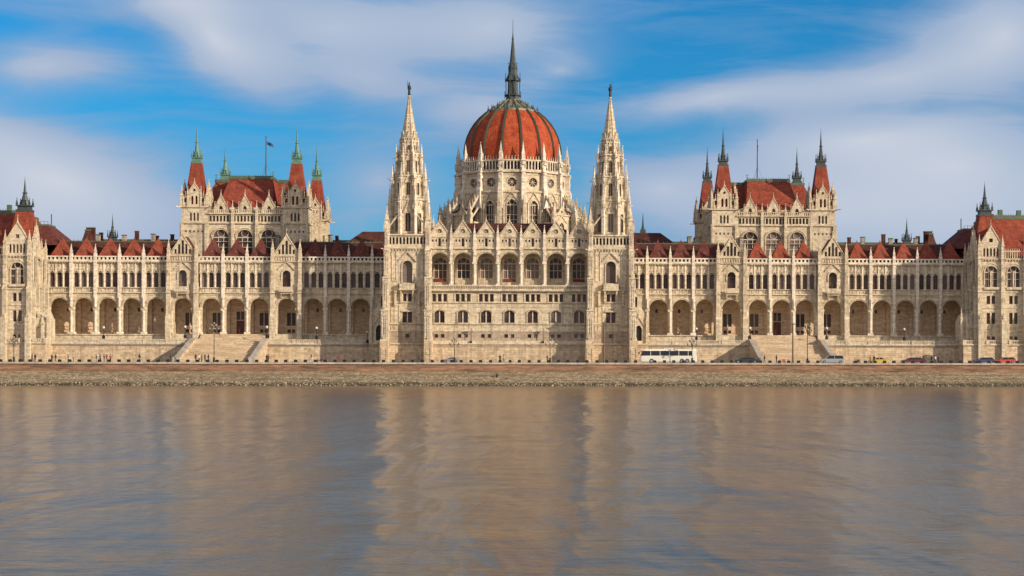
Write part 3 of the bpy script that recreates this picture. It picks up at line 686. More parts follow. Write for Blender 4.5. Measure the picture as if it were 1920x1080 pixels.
# ---- river towers
def make_tower(s):
    w = MB(s); wins = []
    cx, cy = 23.7, 3.5
    x0, x1, y0 = 18.75, 28.65, -1.5
    w.at(cx, y0)
    H = 4.95
    w.box(-H, H, 0, 8.5, ZD-.2, 9.3, 1); w.box(-H-.15, H+.15, -.25, 8.5, 9.15, 9.45, 0)
    w.cell(-H, H, 9.45, 12.3, 0, .45, 10.7, 11.6, 'rect', .35, 0, 2); wins.append(('sq', .92, .9, cx, y0+.3, 10.7, 0))
    w.cell(-H, H, 12.3, 18.9, 0, 1.1, 14.25, 16.7, 'rect', .5, .03); wins.append(('twin', 2.24, 2.75, cx, y0+.45, 14.25, 0))
    w.box(-1.4, 1.4, -.25, .05, 16.75, 17.0); w.ring(0, 1.3, 16.9, 'seg', .2, -.2, .05)
    w.cell(-H, 0, 18.9, 21.7, -.6, .4, 19.2, 20.95, 'rect', .45, 0); w.cell(0, H, 18.9, 21.7, .6, .4, 19.2, 20.95, 'rect', .45, 0)
    for q in (-.6, .6): wins.append(('rect', .82, 1.8, cx+q, y0+.4, 19.2, 0))
    w.cell(-H, H, 21.7, 32.0, 0, 1.15, 23.5, 27.5, 'round', .7, 0); wins.append(('round', 2.34, 5.2, cx, y0+.65, 23.48, 0))
    w.ring(0, 1.15, 27.5, 'round', .25, -.2, .05, legs=4); w.raking(0, 2.0, 28.4, 30.6, -.3, 0, .2, crock=5, tip=.6)
    w.box(-1.9, 1.9, -1.2, 0, 21.75, 22.05); w.box(-1.9, 1.9, -1.2, -1.0, 22.05, 23.3); w.box(-1.9, -1.75, -1.2, 0, 22.05, 23.3); w.box(1.75, 1.9, -1.2, 0, 22.05, 23.3)
    for q in (-1.4, 1.4): w.hip(q-.22, q+.22, -.3, 0, 18.8, q-.22, q+.22, -1.0, 0, 21.75)
    w.box(-3.0, -2.4, -.9, 0, 21.2, 21.6); w.box(2.4, 3.0, -.9, 0, 21.2, 21.6); w.box(-2.95, -2.45, -.6, 0, 18.2, 21.2); w.box(2.45, 2.95, -.6, 0, 18.2, 21.2)
    strings(w, -H, H, 0, [(13.85, 14.05, .2), (18.85, 19.05, .2), (21.6, 21.75, .2), (31.4, 31.7, .3), (34.5, 34.85, .35)])
    for j in range(-5, 6): w.cell(j*.8-.4, j*.8+.4, 32.0, 34.6, j*.8, .24, 32.5, 33.8, 'pointed', .4, 0)
    w.box(-H, -4.35, 0, .4, 32.0, 34.6); w.box(4.35, H, 0, .4, 32.0, 34.6)
    w.box(-4.4, 4.4, .39, .9, 32.0, 34.6, 4)
    for q in (-1, 1):
        for z0, z1 in ((12.6, 13.7), (14.4, 18.5), (19.3, 21.3)):
            for x in (1.9, 2.9, 3.7): w.box(q*x-.08, q*x+.08, -.1, .03, z0, z1)
            w.box(q*2.9-.9, q*2.9+.9, -.08, .03, z1-.15, z1)
        for x in (2.45, 3.5):
            w.dm = 5; w.box(q*x-.1, q*x+.1, -.16, 0, 24.0, 30.2); w.dm = 0
            w.gable(q*x, .3, 30.0, 31.0, (), -.22, -.05)
        w.box(q*3.0-.5, q*3.0+.5, -.1, 0, 27.0, 27.2); w.box(q*3.0-.5, q*3.0+.5, -.1, 0, 23.8, 24.05)
    for j in range(-6, 7): w.box(j*.68-.13, j*.68+.13, -.22, 0, 30.95, 31.4)
    w.at(cx, cy)
    w.box(-H+.01, H-.01, -4.1, 5, 9.3, 34.6)         # core
    # side faces get string courses and a blind window
    for sx in (-1, 1):
        for z in (14, 19, 21.7, 31.5, 34.6): w.box(sx*H-.2, sx*H+.2, -4.8, 5, z-.1, z+.12)
    for sx in (-1, 1):
        for sy in (-1, 1):
            px, py = sx*4.75, sy*4.75
            for a, (z0, z1, hw) in enumerate(((ZD-.2, 10, .92), (10, 17, .8), (17, 24.5, .7), (24.5, 31, .62), (31, 36.5, .56))):
                ox, oy = px+sx*(hw-.6), py+sy*(hw-.6)
                ex = (3.4, 3.2, 2.0, .9, .3)[a] if sy < 0 else 0
                w.box(ox-hw, ox+hw, oy-hw-ex, oy+hw, z0, z1, 1 if a == 0 else 0)
                w.hip(ox-hw, ox+hw, oy-hw-ex, oy+hw, z1-.001, ox-hw*.8, ox+hw*.8, oy-hw*.8-ex*.3, oy+hw, z1+1.3)
                if ex > 1: w.pin(ox, oy-hw-ex+.5, z1, .55, .6, 1.8)
                oy -= ex
                if a:
                    w.gable(ox, hw*.8, z1-1.4, z1-.3, (), oy-hw-.12, oy-hw+.02); w.box(ox-.1, ox+.1, oy-hw-.14, oy-hw, z0+1, z1-1.6)
                for q in (-1, 1): w.box(ox+q*hw*.6-.07, ox+q*hw*.6+.07, oy-hw-.09, oy-hw, z0+.6, z1-1.7, 5 if a else 1)
                for zz in range(int(z0)+2, int(z1)-2, 2): w.box(ox-hw*.6, ox+hw*.6, oy-hw-.08, oy-hw, zz, zz+.12); w.gable(ox, hw*.5, zz+.9, zz+1.5, (), oy-hw-.11, oy-hw+.02)
                if 0 < a < 4: w.box(ox-hw*1.15, ox+hw*1.15, oy-hw*1.2, oy+hw, z1-.12, z1+.08)
            w.pin(px, py, 36.5, .95, 1.6, 3.2)
            for q in (-.6, .6): w.pin(px+q, py-.6*1, 35.5, .35, .8, 1.5, crock=False)
            for z in (31.3, 24.6, 17.1): w.bar((px+sx*.6, py-.8, z), (px+sx*1.3, py-1.9, z+.1), .2)
    # belfry stages: octagonal, stepping in
    stages = [  # core r, z0, z1, outer pinnacle r, pier w, opening hw, open z0, open zs, pinnacle tip
        (3.9, 34.6, 43.2, 4.75, .62, .62, 35.6, 39.3, 3.6),
        (3.35, 43.2, 48.8, 4.1, .5, .42, 44.2, 46.6, 3.0),
        (2.6, 48.8, 54.0, 3.15, .38, .34, 49.6, 52.0, 2.4),
        (2.0, 54.0, 57.0, 2.3, .27, .25, 54.4, 55.7, .9)]
    for i, (r, z0, z1, ro, pw, ow, a, zs, tip) in enumerate(stages):
        ap = r*math.cos(R(22.5)); fw = r*math.sin(R(22.5))
        for k in range(8):
            rot = 45*k
            # face centre direction: outward = rotate(-y)
            dx, dy = math.sin(R(rot)), -math.cos(R(rot))
            w.at(cx+ap*dx, cy+ap*dy, 0, rot)
            w.cell(-fw, fw, z0, z1, 0, ow, a, zs, 'pointed', .35, 0)
            w.gable(0, ow*1.9, zs+ow*.9, zs+ow*4.6, (), -.14, -.001); w.raking(0, ow*1.9, zs+ow*.9, zs+ow*4.6, -.2, -.05, .1, crock=3, tip=.4)
            w.box(-fw, fw, -.15, 0, z0+.5, z0+.7)
            w.box(-.05, .05, .1, .2, a, zs+ow)
            w.ring(0, ow, zs, 'pointed', .1, -.08, .02, n=6, legs=zs-a)
            # outer pier at the corner + face
            w.at(cx, cy, 0, rot+22.5)
            w.dm = 5; w.box(-pw/2, pw/2, -ro-pw/2, -ro+pw/2, z0-(1.5 if i else 0), z1-.8)
            w.pin(0, -ro, z1-.8, pw*.95, .5, tip); w.dm = 0
            for q in (-1, 1): w.pin(q*pw*.8, -ro+.1, z1-2.4, pw*.45, .5, tip*.5, crock=False)
            w.poly([(0, 0)]*0 or [(-pw*.3, z0), (pw*.3, z0), (pw*.3, z1-1.0), (-pw*.3, z1-1.0)], -ro, -r+.1)
            w.box(-pw*.62, pw*.62, -ro-pw*.62, -r, z0+(z1-z0)*.52, z0+(z1-z0)*.52+.16)
            if i < 3 and k % 2 == 0 or i == 1:
                w.bar((0, -ro-pw/2, z1-.9), (0, -ro-pw/2-.85, z1-.8), .17)
            w.gable(0, pw*.55, z1-2.0, z1-.9, (), -ro-pw*.66, -ro-pw/2)
        w.at()
        w.prism(cx, cy, z0+.1, z1, r-.32-.1, r-.32-.1, 8, 22.5, 4)
        w.prism(cx, cy, z1-.25, z1, r+.25, r+.25, 8, 22.5)
        w.prism(cx, cy, z1, z1+.25, r+.05, r+.05, 8, 22.5)
        for k in range(24):
            t = R(15*k); w.box(cx+(r+.05)*math.cos(t)-.09, cx+(r+.05)*math.cos(t)+.09, cy+(r+.05)*math.sin(t)-.09, cy+(r+.05)*math.sin(t)+.09, z1+.2, z1+.75)
    # flying braces at belfry foot
    for q in (-1, 1):
        w.at(cx, cy-4.6)
        w.poly([(q*2.0, 39.4), (q*4.6, 36.0), (q*4.6, 36.5), (q*2.0, 40.0)] if q < 0 else [(2.0, 39.4), (4.6, 36.0), (4.6, 36.5), (2.0, 40.0)], .2, .7)
    w.at()
    t = w.build('river_tower', ['stone', 'ashlar', 'stone2', 'vault', 'iron', 'pale'], PB)
    for k, ww, hh, x, y, z, r in wins: window(k, ww, hh, t, x, y, z, s)
    for i, (r, z0, z1, ro, pw, ow, a, zs, tip) in enumerate(stages):
        ap = (r-.3)*math.cos(R(22.5))
        for k in ((-1, 0, 1)):
            rot = 45*k
            window('slit', ow*2+.05, zs-a+ow*1.3, t, cx+ap*math.sin(R(rot)), cy-ap*math.cos(R(rot)), a, s, rot)
    sp = MB(s); sp.at(cx, cy)
    zb, zt, rb = 57.0, 67.6, 1.95
    sp.prism(0, 0, zb, zt, rb, .16, 8, 22.5)
    for k in range(8):
        for j in range(17):
            u = (j+.5)/17; r = rb*(1-u)+.16*u+.02; z = zb+(zt-zb)*u; t_ = R(22.5+45*k)
            sp.prism(r*math.cos(t_), r*math.sin(t_), z, z+.3, .17*(1-.45*u), .05, 4, 45+math.degrees(t_))
        t_ = R(22.5+45*k); sp.bar((rb*math.cos(t_), rb*math.sin(t_), zb), (.16*math.cos(t_), .16*math.sin(t_), zt), .13)
        sp.at(cx, cy, 0, 45*k)
        sp.gable(0, .55, zb+.2, zb+2.3, (), -rb*.98, -rb*.8)
        for j in range(8):
            u = (j+1.2)/11; sp.box(-.12*(1-u), .12*(1-u), -rb*(1-u)*.925-.1, -rb*(1-u)*.925-.02, zb+(zt-zb)*u, zb+(zt-zb)*u+.28, 1)
        sp.pin(0, -1.8, zb, .25, .4, 1.0)
        sp.at(cx, cy)
    sp.prism(0, 0, zt-.1, zt+.25, .42, .3, 8)
    sp.build('spire', ['stone', 'stone2'], t)
    st = MB(s); st.at(cx, cy)
    st.lathe(0, 0, [(.1, 67.8), (.34, 68.0), (.27, 69.0), (.36, 69.7), (.30, 70.2), (.1, 70.35), (.17, 70.6), (.13, 70.85), (.02, 71.0)], 10)
    st.bar((-.3, 0, 70.0), (-.45, -.1, 69.3), .13); st.bar((.3, 0, 70.0), (.4, -.1, 70.9), .1); st.bar((.4, -.1, 69.2), (.4, -.1, 71.5), .05)
    st.build('statue', 'iron', t)
    # porch with niche on the outer side of the tower foot
    p = MB(s); p.at(30.6, -.6)
    p.box(-2.0, 1.9, .5, 9, 9.45, 15.8, 0); p.cell(-1.9, 1.8, 9.45, 15.8, -.3, .75, 10.1, 12.6, 'pointed', .45, .0)
    p.box(-1.0, .45, .44, .5, 10, 14, 1)
    p.raking(-.3, 1.4, 13.4, 15.6, -.25, .05, .18, crock=4, tip=.6)
    p.pin(1.65, -.2, 9.45, .6, 5.2, 2.4); p.pin(-1.65, -.2, 9.45, .5, 6.2, 2.2)
    p.hip(-2.0, 1.9, .0, 9, 15.8, -2.0, -1.2, .6, 9, 19.5)
    for z, x in ((17, -.6), (20, -1.0), (23.5, -1.3)): p.pin(x, .6, z-2.0, .6, 2.4, 1.8)
    p.box(-1.95, -.6, .3, 6, 15.8, 22.0)
    p.build('porch', ['stone', 'iron'], t)
for s in (1, -1): make_tower(s)

# ---- drum and dome
def make_dome():
    cx, cy = 0.0, 60.0
    N = 16; w = MB(); wins = []
    half = R(180/N)
    def face(r, k):
        ap = r*math.cos(half); rot = 22.5*k
        w.at(cx+ap*math.sin(R(rot)), cy-ap*math.cos(R(rot)), 0, rot); return ap, r*math.sin(half), rot
    w.prism(cx, cy, 28, 39, 17.5, 17.5, N, 11.25)
    for k in range(N):
        # lower drum with tall windows
        r = 15.3; ap, fw, rot = face(r, k)
        w.cell(-fw, fw, 36, 51.0, 0, 1.35 if k in (0,) else 1.1, 38.5, 46.6, 'pointed', .6, 0, n=10)
        hw = 1.35 if k == 0 else 1.1
        if abs(k) < 5 or k > 11: wins.append(('trac', 2*hw+.04, 46.6-38.5+1.375*hw, ap-.5, rot, 38.5, hw))
        w.ring(0, hw, 46.6, 'pointed', .22, -.18, .05, n=8, legs=5); w.ring(0, hw+.5, 46.6, 'pointed', .16, -.12, .02, n=8)
        w.box(-fw, fw, -.35, 0, 50.7, 51.0); w.box(-fw, fw, -.15, 0, 44.0, 44.15)
        w.raking(0, hw+.75, 47.0, 50.4, -.3, .0, .16, crock=5, tip=.5)
        for q in (-1, 1):
            w.dm = 3; w.box(q*(hw+.55)-.12, q*(hw+.55)+.12, -.3, 0, 38, 47.2); w.box(q*(fw-.75)-.09, q*(fw-.75)+.09, -.22, 0, 38, 50); w.dm = 0
            w.gable(q*(fw-.75), .28, 49.2, 50.2, (), -.28, -.1)
        # rose storey
        r2 = 14.6; ap, fw, rot = face(r2, k)
        w.cell(-fw, fw, 51.0, 56.2, 0, 1.15, 52.3, 53.4, 'round', .5, 0, n=10)
        w.poly([(-1.2, 52.25), (-.45, 52.25), (-1.2, 53.0)], .05, .4); w.poly([(.45, 52.25), (1.2, 52.25), (1.2, 53.0)], .05, .4)
        w.ring(0, 1.2, 53.4, 'round', .25, -.15, .05, n=10)
        wins.append(('rose', 2.4, 2.4, ap-.35, rot, 52.25, 0))
        w.box(-fw, fw, -.25, 0, 51.0, 51.3); w.box(-fw, fw, -.5, .2, 56.0, 56.35); w.box(-fw, fw, -.12, 0, 55.3, 55.45)
        # open gallery
        for j in range(6):
            x = -2.2+.88*j; w.box(x-.13, x+.13, -.25, .1, 56.35, 58.9, 3)
        for j in range(5):
            w.ring(-1.76+.88*j, .31, 58.5, 'pointed', .12, -.22, .06, n=4)
        w.box(-fw, fw, -.35, .2, 58.95, 59.35); w.box(-fw, fw, -.3, -.1, 56.35, 56.75)
        for j in range(7): w.pin(-2.34+.78*j, -.15, 59.35, .2, .25, .6, crock=False)
    w.at()
    w.prism(cx, cy, 55, 59.6, 13.2, 13.2, N, 11.25, 1)
    w.prism(cx, cy, 50.5, 51.2, 15.5, 15.5, N, 11.25)
    for k in range(N):
        rot = 22.5*k+11.25
        w.at(cx, cy, 0, rot)
        # pier with pinnacle at every corner
        w.dm = 3; w.box(-.62, .62, -16.0, -14.4, 46, 51.5); w.box(-.52, .52, -15.6, -14.3, 51.5, 56.5); w.box(-.42, .42, -15.3, -14.2, 56.5, 61.0)
        w.hip(-.62, .62, -16.0, -14.4, 51.5, -.52, .52, -15.6, -14.4, 52.3)
        for zz in (53.4, 55.4, 58): w.gable(0, .5, zz, zz+.9, (), -15.75, -15.55)
        w.box(-.7, .7, -15.9, -14.3, 56.0, 56.35); w.box(-.6, .6, -15.6, -14.2, 58.95, 59.3)
        w.pin(0, -14.85, 60.6, .75, .4, 2.9); w.dm = 0
        for q in (-1, 1): w.pin(q*.62, -15.3, 57.2, .3, .5, 1.4, crock=False)
        # lower buttress, flying down to the outer ring
        front = abs(((rot+180) % 360)-180) < 30
        ro = 16.9 if front else 19.7
        w.box(-.5, .5, -ro-.5, -ro+.7, 30, 44.5 if not front else 46.5); w.pin(0, -ro, 44.5 if not front else 46.5, .8, .9, 2.6)
        for q in (-.55, .55): w.pin(q, -ro-.2, 42.6, .32, .8, 1.6, crock=False)
        for yy, zz in ((-ro+.2, 46.2), (-ro+1.2, 47.8), (-ro+2.2, 49.4)):
            if not front and yy < -15.8: w.pin(0, yy, zz-1.2, .38, .5, 1.4, crock=False)
        w.bar((0, -ro+.2, 45.0), (0, -15.4, 50.4), .42, .6); w.bar((0, -ro+.2, 42.4), (0, -15.4, 46.8), .35, .45)
        for j in range(6):
            u = (j+.5)/6; yy = -ro+.2+(ro-15.6)*u; w.box(-.09, .09, yy-.09, yy+.09, 45.3+5.4*u, 45.8+5.4*u)
        if not front: w.box(-.42, .42, -18.4, -15, 30, 42)
    # outer ring, open in front
    for k in range(N):
        if k in (0, 1, 15): continue
        r = 18.6; ap, fw, rot = face(r, k)
        w.cell(-fw, fw, 30, 44.0, 0, 1.0, 37.0, 40.4, 'pointed', .5, 0); wins.append(('tall', 2.04, 40.4-37+1.37, ap-.42, rot, 37.0, 0))
        w.box(-fw, fw, -.3, 0, 44.0, 44.3); w.box(-fw, fw, -.15, 0, 36, 36.2)
        w.ring(0, 1.0, 40.4, 'pointed', .2, -.15, .05, n=8, legs=3); w.raking(0, 1.9, 41.8, 43.8, -.2, 0, .15, crock=3, tip=.6)
        w.gable(0, 1.6, 44.3, 46.6, [(0, .3, 44.7, 45.5)], -.2, .1); w.raking(0, 1.6, 44.3, 46.6, -.25, .12, .14, crock=4, tip=.7)
        for j in range(9): w.box(-fw+.4+.8*j-.1, -fw+.4+.8*j+.1, -.25, -.05, 44.3, 44.9)
    w.at()
    for k in range(N):
        if k in (0, 1, 15): continue
        rot = R(22.5*k); r0, r1 = 18.6, 15.3
        a0, a1 = R(22.5*k-11.25), R(22.5*k+11.25)
        P = lambda r, a, z: (cx+r*math.sin(a), cy-r*math.cos(a), z)
        w.add([P(r0, a0, 44.1), P(r0, a1, 44.1), P(r1, a1, 46.5), P(r1, a0, 46.5)], [(0, 1, 2, 3)], 2)
    # spiky pinnacles either side of the crossing
    for s in (-1, 1):
        for x, y, z in ((21.5, 50, 41.5), (20.4, 46, 40.5), (19.4, 56, 42.5)): w.pin(s*x, y, 34, .8, z-34, 3.4)
        w.box(s*21.9-.6 if s > 0 else -22.5, 22.5 if s > 0 else -21.3, 44, 70, 30, 39.5)
        for y in (45, 48, 51): w.pin(s*21.9, y, 39.5, .5, .8, 2.2)
    low = lambda z: z-1.4*min(1, max(0, (z-38)/13))
    w.v = [(x, y, low(z)) for x, y, z in w.v]
    drum = w.build('drum', ['stone', 'glass', 'brown', 'pale'], PB)
    for kind, ww, hh, ap, rot, z, _ in wins:
        k = round(rot/22.5)
        if 5 <= k <= 11: continue
        if 4 < k: rot -= 360
        window(kind, ww, hh, drum, cx+ap*math.sin(R(rot)), cy-ap*math.cos(R(rot)), low(z+hh/2)-hh/2, 1, rot)
    # dome shell
    prof = [(13.1, 57.4), (13.1, 59.6), (13.05, 61.5), (12.75, 63.6), (12.2, 65.7), (11.35, 67.7), (10.2, 69.6), (8.8, 71.3), (7.3, 72.7), (6.4, 73.4)]
    squash = lambda z: z if z < 58 else (58+(z-58)*.93 if z < 76.9 else z-1.3*(97.4-z)/20.5)
    prof = [(r_, squash(z_)) for r_, z_ in prof]
    d = MB(); d.lathe(cx, cy, prof, 16, 11.25); 
    dome = d.build('dome', ['dome'], PB)
    for k in range(16):
        t = R(11.25+22.5*k); rb = MB()
        for (r0, z0), (r1, z1) in zip(prof, prof[1:]):
            rb.bar((cx+(r0+.08)*math.cos(t), cy+(r0+.08)*math.sin(t), z0), (cx+(r1+.08)*math.cos(t), cy+(r1+.08)*math.sin(t), z1+.05), .56, .42)
        rb.build('rib', 'rib', dome)
    c = MB()
    c.lathe(cx, cy, [(6.9, 73.0), (6.9, 73.5), (6.0, 73.9), (4.4, 74.9), (3.0, 75.8), (2.2, 76.6), (2.2, 77.0)], 16, 11.25, 0)
    for k in range(16):
        t = R(11.25+22.5*k)
        c.bar((cx+6.5*math.cos(t), cy+6.5*math.sin(t), 73.6), (cx+2.2*math.cos(t), cy+2.2*math.sin(t), 76.8), .28, .35, 0)
        c.pin(cx+6.7*math.cos(t), cy+6.7*math.sin(t), 73.2, .4, .5, 1.0, 1, False)
        c.pin(cx+4.2*math.cos(t), cy+4.2*math.sin(t), 74.8, .25, .4, .7, 1, False)
        t = R(22.5*k); c.prism(cx+5.6*math.cos(t), cy+5.6*math.sin(t), 73.5, 75.2, .55, .05, 4, 45+22.5*k, 1)
    c.v = [(x, y, squash(min(z, 76.89))) for x, y, z in c.v]
    c.build('crown', ['crown', 'rib'], dome)
    l = MB()
    l.lathe(cx, cy, [(2.0, 76.9), (1.9, 77.6), (2.3, 77.9), (2.3, 78.1), (1.55, 78.3), (1.4, 81.4), (1.9, 81.7), (1.85, 82.0), (1.45, 82.8), (1.2, 84.6), (1.35, 84.9), (.95, 86.0), (.72, 88.0), (.42, 91.0), (.2, 92.8), (.09, 94), (.05, 97.2)], 8, 22.5)
    for k in range(8):
        t = R(22.5+45*k); x, y = 2.0*math.cos(t), 2.0*math.sin(t)
        l.bar((cx+x, cy+y, 78.0), (cx+x, cy+y, 81.6), .22); l.pin(cx+x*1.05, cy+y*1.05, 81.5, .3, .4, 1.5, 0, False)
        l.bar((cx+x, cy+y, 81.8), (cx+x*.4, cy+y*.4, 84.2), .16)
        l.pin(cx+x*.6, cy+y*.6, 83.6, .2, .9, 1.6, 0, False)
        l.pin(cx+x*1.15, cy+y*1.15, 77.4, .2, .4, .9, 0, False)
    l.prism(cx, cy, 92.2, 92.6, .36, .3, 8)
    l.v = [(x, y, squash(max(z, 76.9))) for x, y, z in l.v]
    l.build('lantern', 'lead', dome)
make_dome()

# ---- chamber blocks
def green_spire(b, x, y, z0, hw, h, m):
    """collar, gallery, needle"""
    b.box(x-hw, x+hw, y-hw, y+hw, z0, z0+.5, m); b.box(x-hw*.8, x+hw*.8, y-hw*.8, y+hw*.8, z0+.5, z0+1.3, m); b.box(x-hw, x+hw, y-hw, y+hw, z0+1.3, z0+1.55, m)
    for sx in (-1, 1):
        for sy in (-1, 1): b.pin(x+sx*hw*.85, y+sy*hw*.85, z0+1.5, hw*.22, .4, 1.2, m, False)
    b.prism(x, y, z0+1.5, z0+2.6, hw*.62, hw*.5, 8, 22.5, m); b.prism(x, y, z0+2.6, z0+2.8, hw*.62, hw*.6, 8, 22.5, m)
    b.prism(x, y, z0+2.8, z0+h*.55, hw*.46, hw*.22, 8, 22.5, m); b.prism(x, y, z0+h*.55, z0+h, hw*.22, .03, 8, 22.5, m)
    b.prism(x, y, z0+h*.55, z0+h*.57, hw*.4, hw*.3, 8, 22.5, m)
    b.prism(x, y, z0+h-.1, z0+h+.5, .04, .02, 4, 0, m)

def make_chamber(s):
    cx = 65.3; yf = 22.6; w = MB(s); wins = []
    w.box(cx-13.0, cx+13.0, yf+.5, 67, 26, 43.0)
    for k in (-1, 0, 1):
        c = cx+5.85*k; w.at(0, yf)
        w.cell(c-2.93 if k > -1 else cx-9.3, c+2.93 if k < 1 else cx+9.3, 29, 39.1, c, 1.9, 30.5, 35.6, 'round', .45, 0, n=12)
        wins.append(('big', 3.84, 37.5-30.5, c, yf+.42, 30.5, 0)); w.ring(c, 1.9, 35.6, 'round', .25, -.2, .05, n=12, legs=3); w.ring(c, 2.25, 35.6, 'round', .12, -.3, .05, n=12)
        # gallery slots
        for j in range(-3, 4):
            cc = c+.84*j; a0, a1 = cc-.42, cc+.42
            w.cell(a0, a1, 39.1, 41.5, cc, .27, 39.5, 40.9, 'rect', .4, 0); wins.append(('slit', .56, 1.42, cc, yf+.36, 39.5, 0))
        # gable dormer
        w.cell(c-1.3, c+1.3, 41.5, 43.2, c, .45, 41.9, 42.7, 'pointed', .3, 0); wins.append(('slit', .94, 1.3, c, yf+.28, 41.8, 0))
        w.gable(c, 1.35, 43.2, 45.9, (), 0, .4); w.raking(c, 1.35, 43.2, 45.9, -.12, .45, .18, crock=5, tip=1.1)
        for q in (-1.5, 1.5): w.pin(c+q, .1, 41.5, .35, 1.3, 1.5)
        w.box(c-1.3, c+1.3, .3, 3, 41.5, 43.2)
    w.at(0, yf)
    for q in (-2.93, 2.93): w.box(cx+q-.35, cx+q+.35, -.7, 0, 26, 41.5); w.pin(cx+q, -.35, 41.5, .5, 1.0, 2.0)
    for x in range(-18, 19):
        if abs(x*.5) < 9.1: w.box(cx+x*.5-.1, cx+x*.5+.1, -.1, .1, 41.5, 42.3)
    w.box(cx-9.2, cx+9.2, -.1, .1, 42.3, 42.45)
    strings(w, cx-9.3, cx+9.3, 0, [(38.95, 39.25, .35), (41.3, 41.6, .4), (34.5, 34.6, .08)])
    w.box(cx-9.3, cx-8.7, 0, .5, 39.1, 41.5); w.box(cx+8.7, cx+9.3, 0, .5, 39.1, 41.5)
    # long side walls between the turrets
    for sx in (-1, 1):
        rot = 90*sx   # outward direction: (sx, 0)
        n = 6; L = 33.0/n
        for j in range(n):
            y = 28.4+L*(j+.5)
            w.at(cx+sx*13.3, y, 0, rot)
            w.cell(-L/2, L/2, 28, 39.1, 0, 1.3, 31, 35.8, 'round', .35, 0, n=8); wins.append(('round', 2.64, 37.1-31, cx+sx*12.95, y, 31, rot))
            for q in (-1.2, -.4, .4, 1.2): w.box(q-.25, q+.25, -.02, .28, 39.5, 40.8, 1)
            w.box(-L/2, L/2, 0, .3, 39.1, 41.5); w.box(-L/2, L/2, -.4, 0, 38.95, 39.25); w.box(-L/2, L/2, -.4, 0, 41.3, 41.6)
            w.box(-L/2-.45, -L/2+.45, -1.0, 0, 26, 40.5); w.pin(-L/2, -.4, 40.5, .6, 1.4, 2.4)
            w.gable(0, 1.6, 41.6, 44.6, (), -.1, .3); w.raking(0, 1.6, 41.6, 44.6, -.15, .35, .18, crock=4, tip=1.0)
    blk = w.at().build('chamber_block', ['stone', 'glass'], PB) if False else None
    w.at()
    blk = w.build('chamber_block', ['stone', 'glass'], PB)
    for k, ww, hh, x, y, z, r in wins:
        window(k, ww, hh, blk, x, y, z, s, r)
    # turrets
    pm = 'patina' if s < 0 else 'lead'
    for tx, ty in ((-12.3, 25.6), (12.3, 25.6), (-12.3, 64.5), (12.3, 64.5)):
        t = MB(s); x, y = cx+tx, ty; H = 3.1
        for rot in (0, 90, 180, 270):
            dx, dy = math.sin(R(rot)), -math.cos(R(rot))
            t.at(x+H*dx, y+H*dy, 0, rot)
            t.box(-H, H, 0, .6, 26, 39.1)
            for j in (-1, 0, 1): t.cell(-H if j < 0 else .85*j-.425, H if j > 0 else .85*j+.425, 39.1, 43.0, .85*j, .24, 39.6, 41.3, 'pointed', .35, 0)
            for j in range(-2, 3): t.box(j*1.0-.2, j*1.0+.2, -.06, 0, 36.8, 37.3, 1)
            t.box(-H-.3, H+.3, -.35, .1, 38.95, 39.25); t.box(-H-.3, H+.3, -.35, .1, 42.9, 43.2)
            # gable front with twin lancets
            for j in (-1, 1): t.cell(-1.45 if j < 0 else 0, 0 if j < 0 else 1.45, 43.2, 46.6, .5*j, .27, 43.7, 45.4, 'pointed', .35, -.05)
            t.gable(0, 1.45, 46.6, 48.9, [(0, .3, 46.9, 47.5)], -.05, .35); t.raking(0, 1.45, 46.6, 48.9, -.15, .4, .18, crock=4, tip=.9)
            for q in (-1, 1):
                t.pin(q*1.62, 0, 43.2, .4, 3.0, 1.8)
                t.box(q*2.35-.7, q*2.35+.7, .05, .3, 45.2, 45.5); t.box(q*2.35-.7, q*2.35+.7, .05, .3, 43.2, 44.2)
                if q > 0: t.pin(H, .0, 43.2, .6, 2.6, 2.2); t.pin(H-.5, -.25, 43.2, .28, 1.6, 1.1, crock=False); t.pin(H+.3, .5, 43.2, .27, 1.3, 1.0, crock=False)
                t.pin(q*(H-.9), .1, 45.4, .25, .4, .9, crock=False)
                t.box(q*(H-.2)-.35, q*(H-.2)+.35, -.4, .1, 26, 38.9)
            t.bar((H, -.2, 43), (H+1.2, -1.2, 43.1), .2)
        t.at(); t.box(x-1.3, x+1.3, y-1.3, y+1.3, 43.2, 46, 1)
        t.box(x-2.7, x+2.7, y-2.7, y+2.7, 39.2, 43.05, 1)
        tt = t.build('turret', ['stone', 'glass'], PB)
        rf = MB(s); k = 1/math.cos(R(45))
        rf.prism(x, y, 44.0, 54.0, 2.55*k, 1.25*k, 4, 45, 0)
        for rot in (0, 90, 180, 270):
            rf.at(x, y, 0, rot); rf.gable(0, .5, 50.3, 51.6, (), -2.0, -1.2) if False else None
        rf.at(); rf.build('turret_roof', 'red', tt)
        sp = MB(s); green_spire(sp, x, y, 54.0, 1.25, 9.4, 0); sp.build('turret_spire', pm, tt)
        dr = 2.75
        for rot in (0, 90*(1 if tx < 0 else -1)):
            pass
    # roof: hipped front part and wider cross part
    r = MB(s)
    r.hip(cx-6.8, cx+6.8, yf+.6, 45, 42.8, cx-5.4, cx+5.4, yf+9.5, 45, 51.0, 0)
    r.box(cx-5.6, cx+5.6, yf+9.3, 45, 50.95, 51.6, 1); r.box(cx-5.4, cx+5.4, yf+9.4, 45, 51.6, 51.75, 1)
    r.hip(cx-13, cx+13, 31, 62, 42.9, cx-10.3, cx+10.3, 40, 54, 50.9, 2)
    r.box(cx-10.5, cx+10.5, 39.8, 54.2, 50.85, 51.6, 1)
    x = -5.3
    while x < 5.4: r.prism(cx+x, yf+9.5, 51.7, 52.15, .09, .02, 4, 45, 1); x += .6
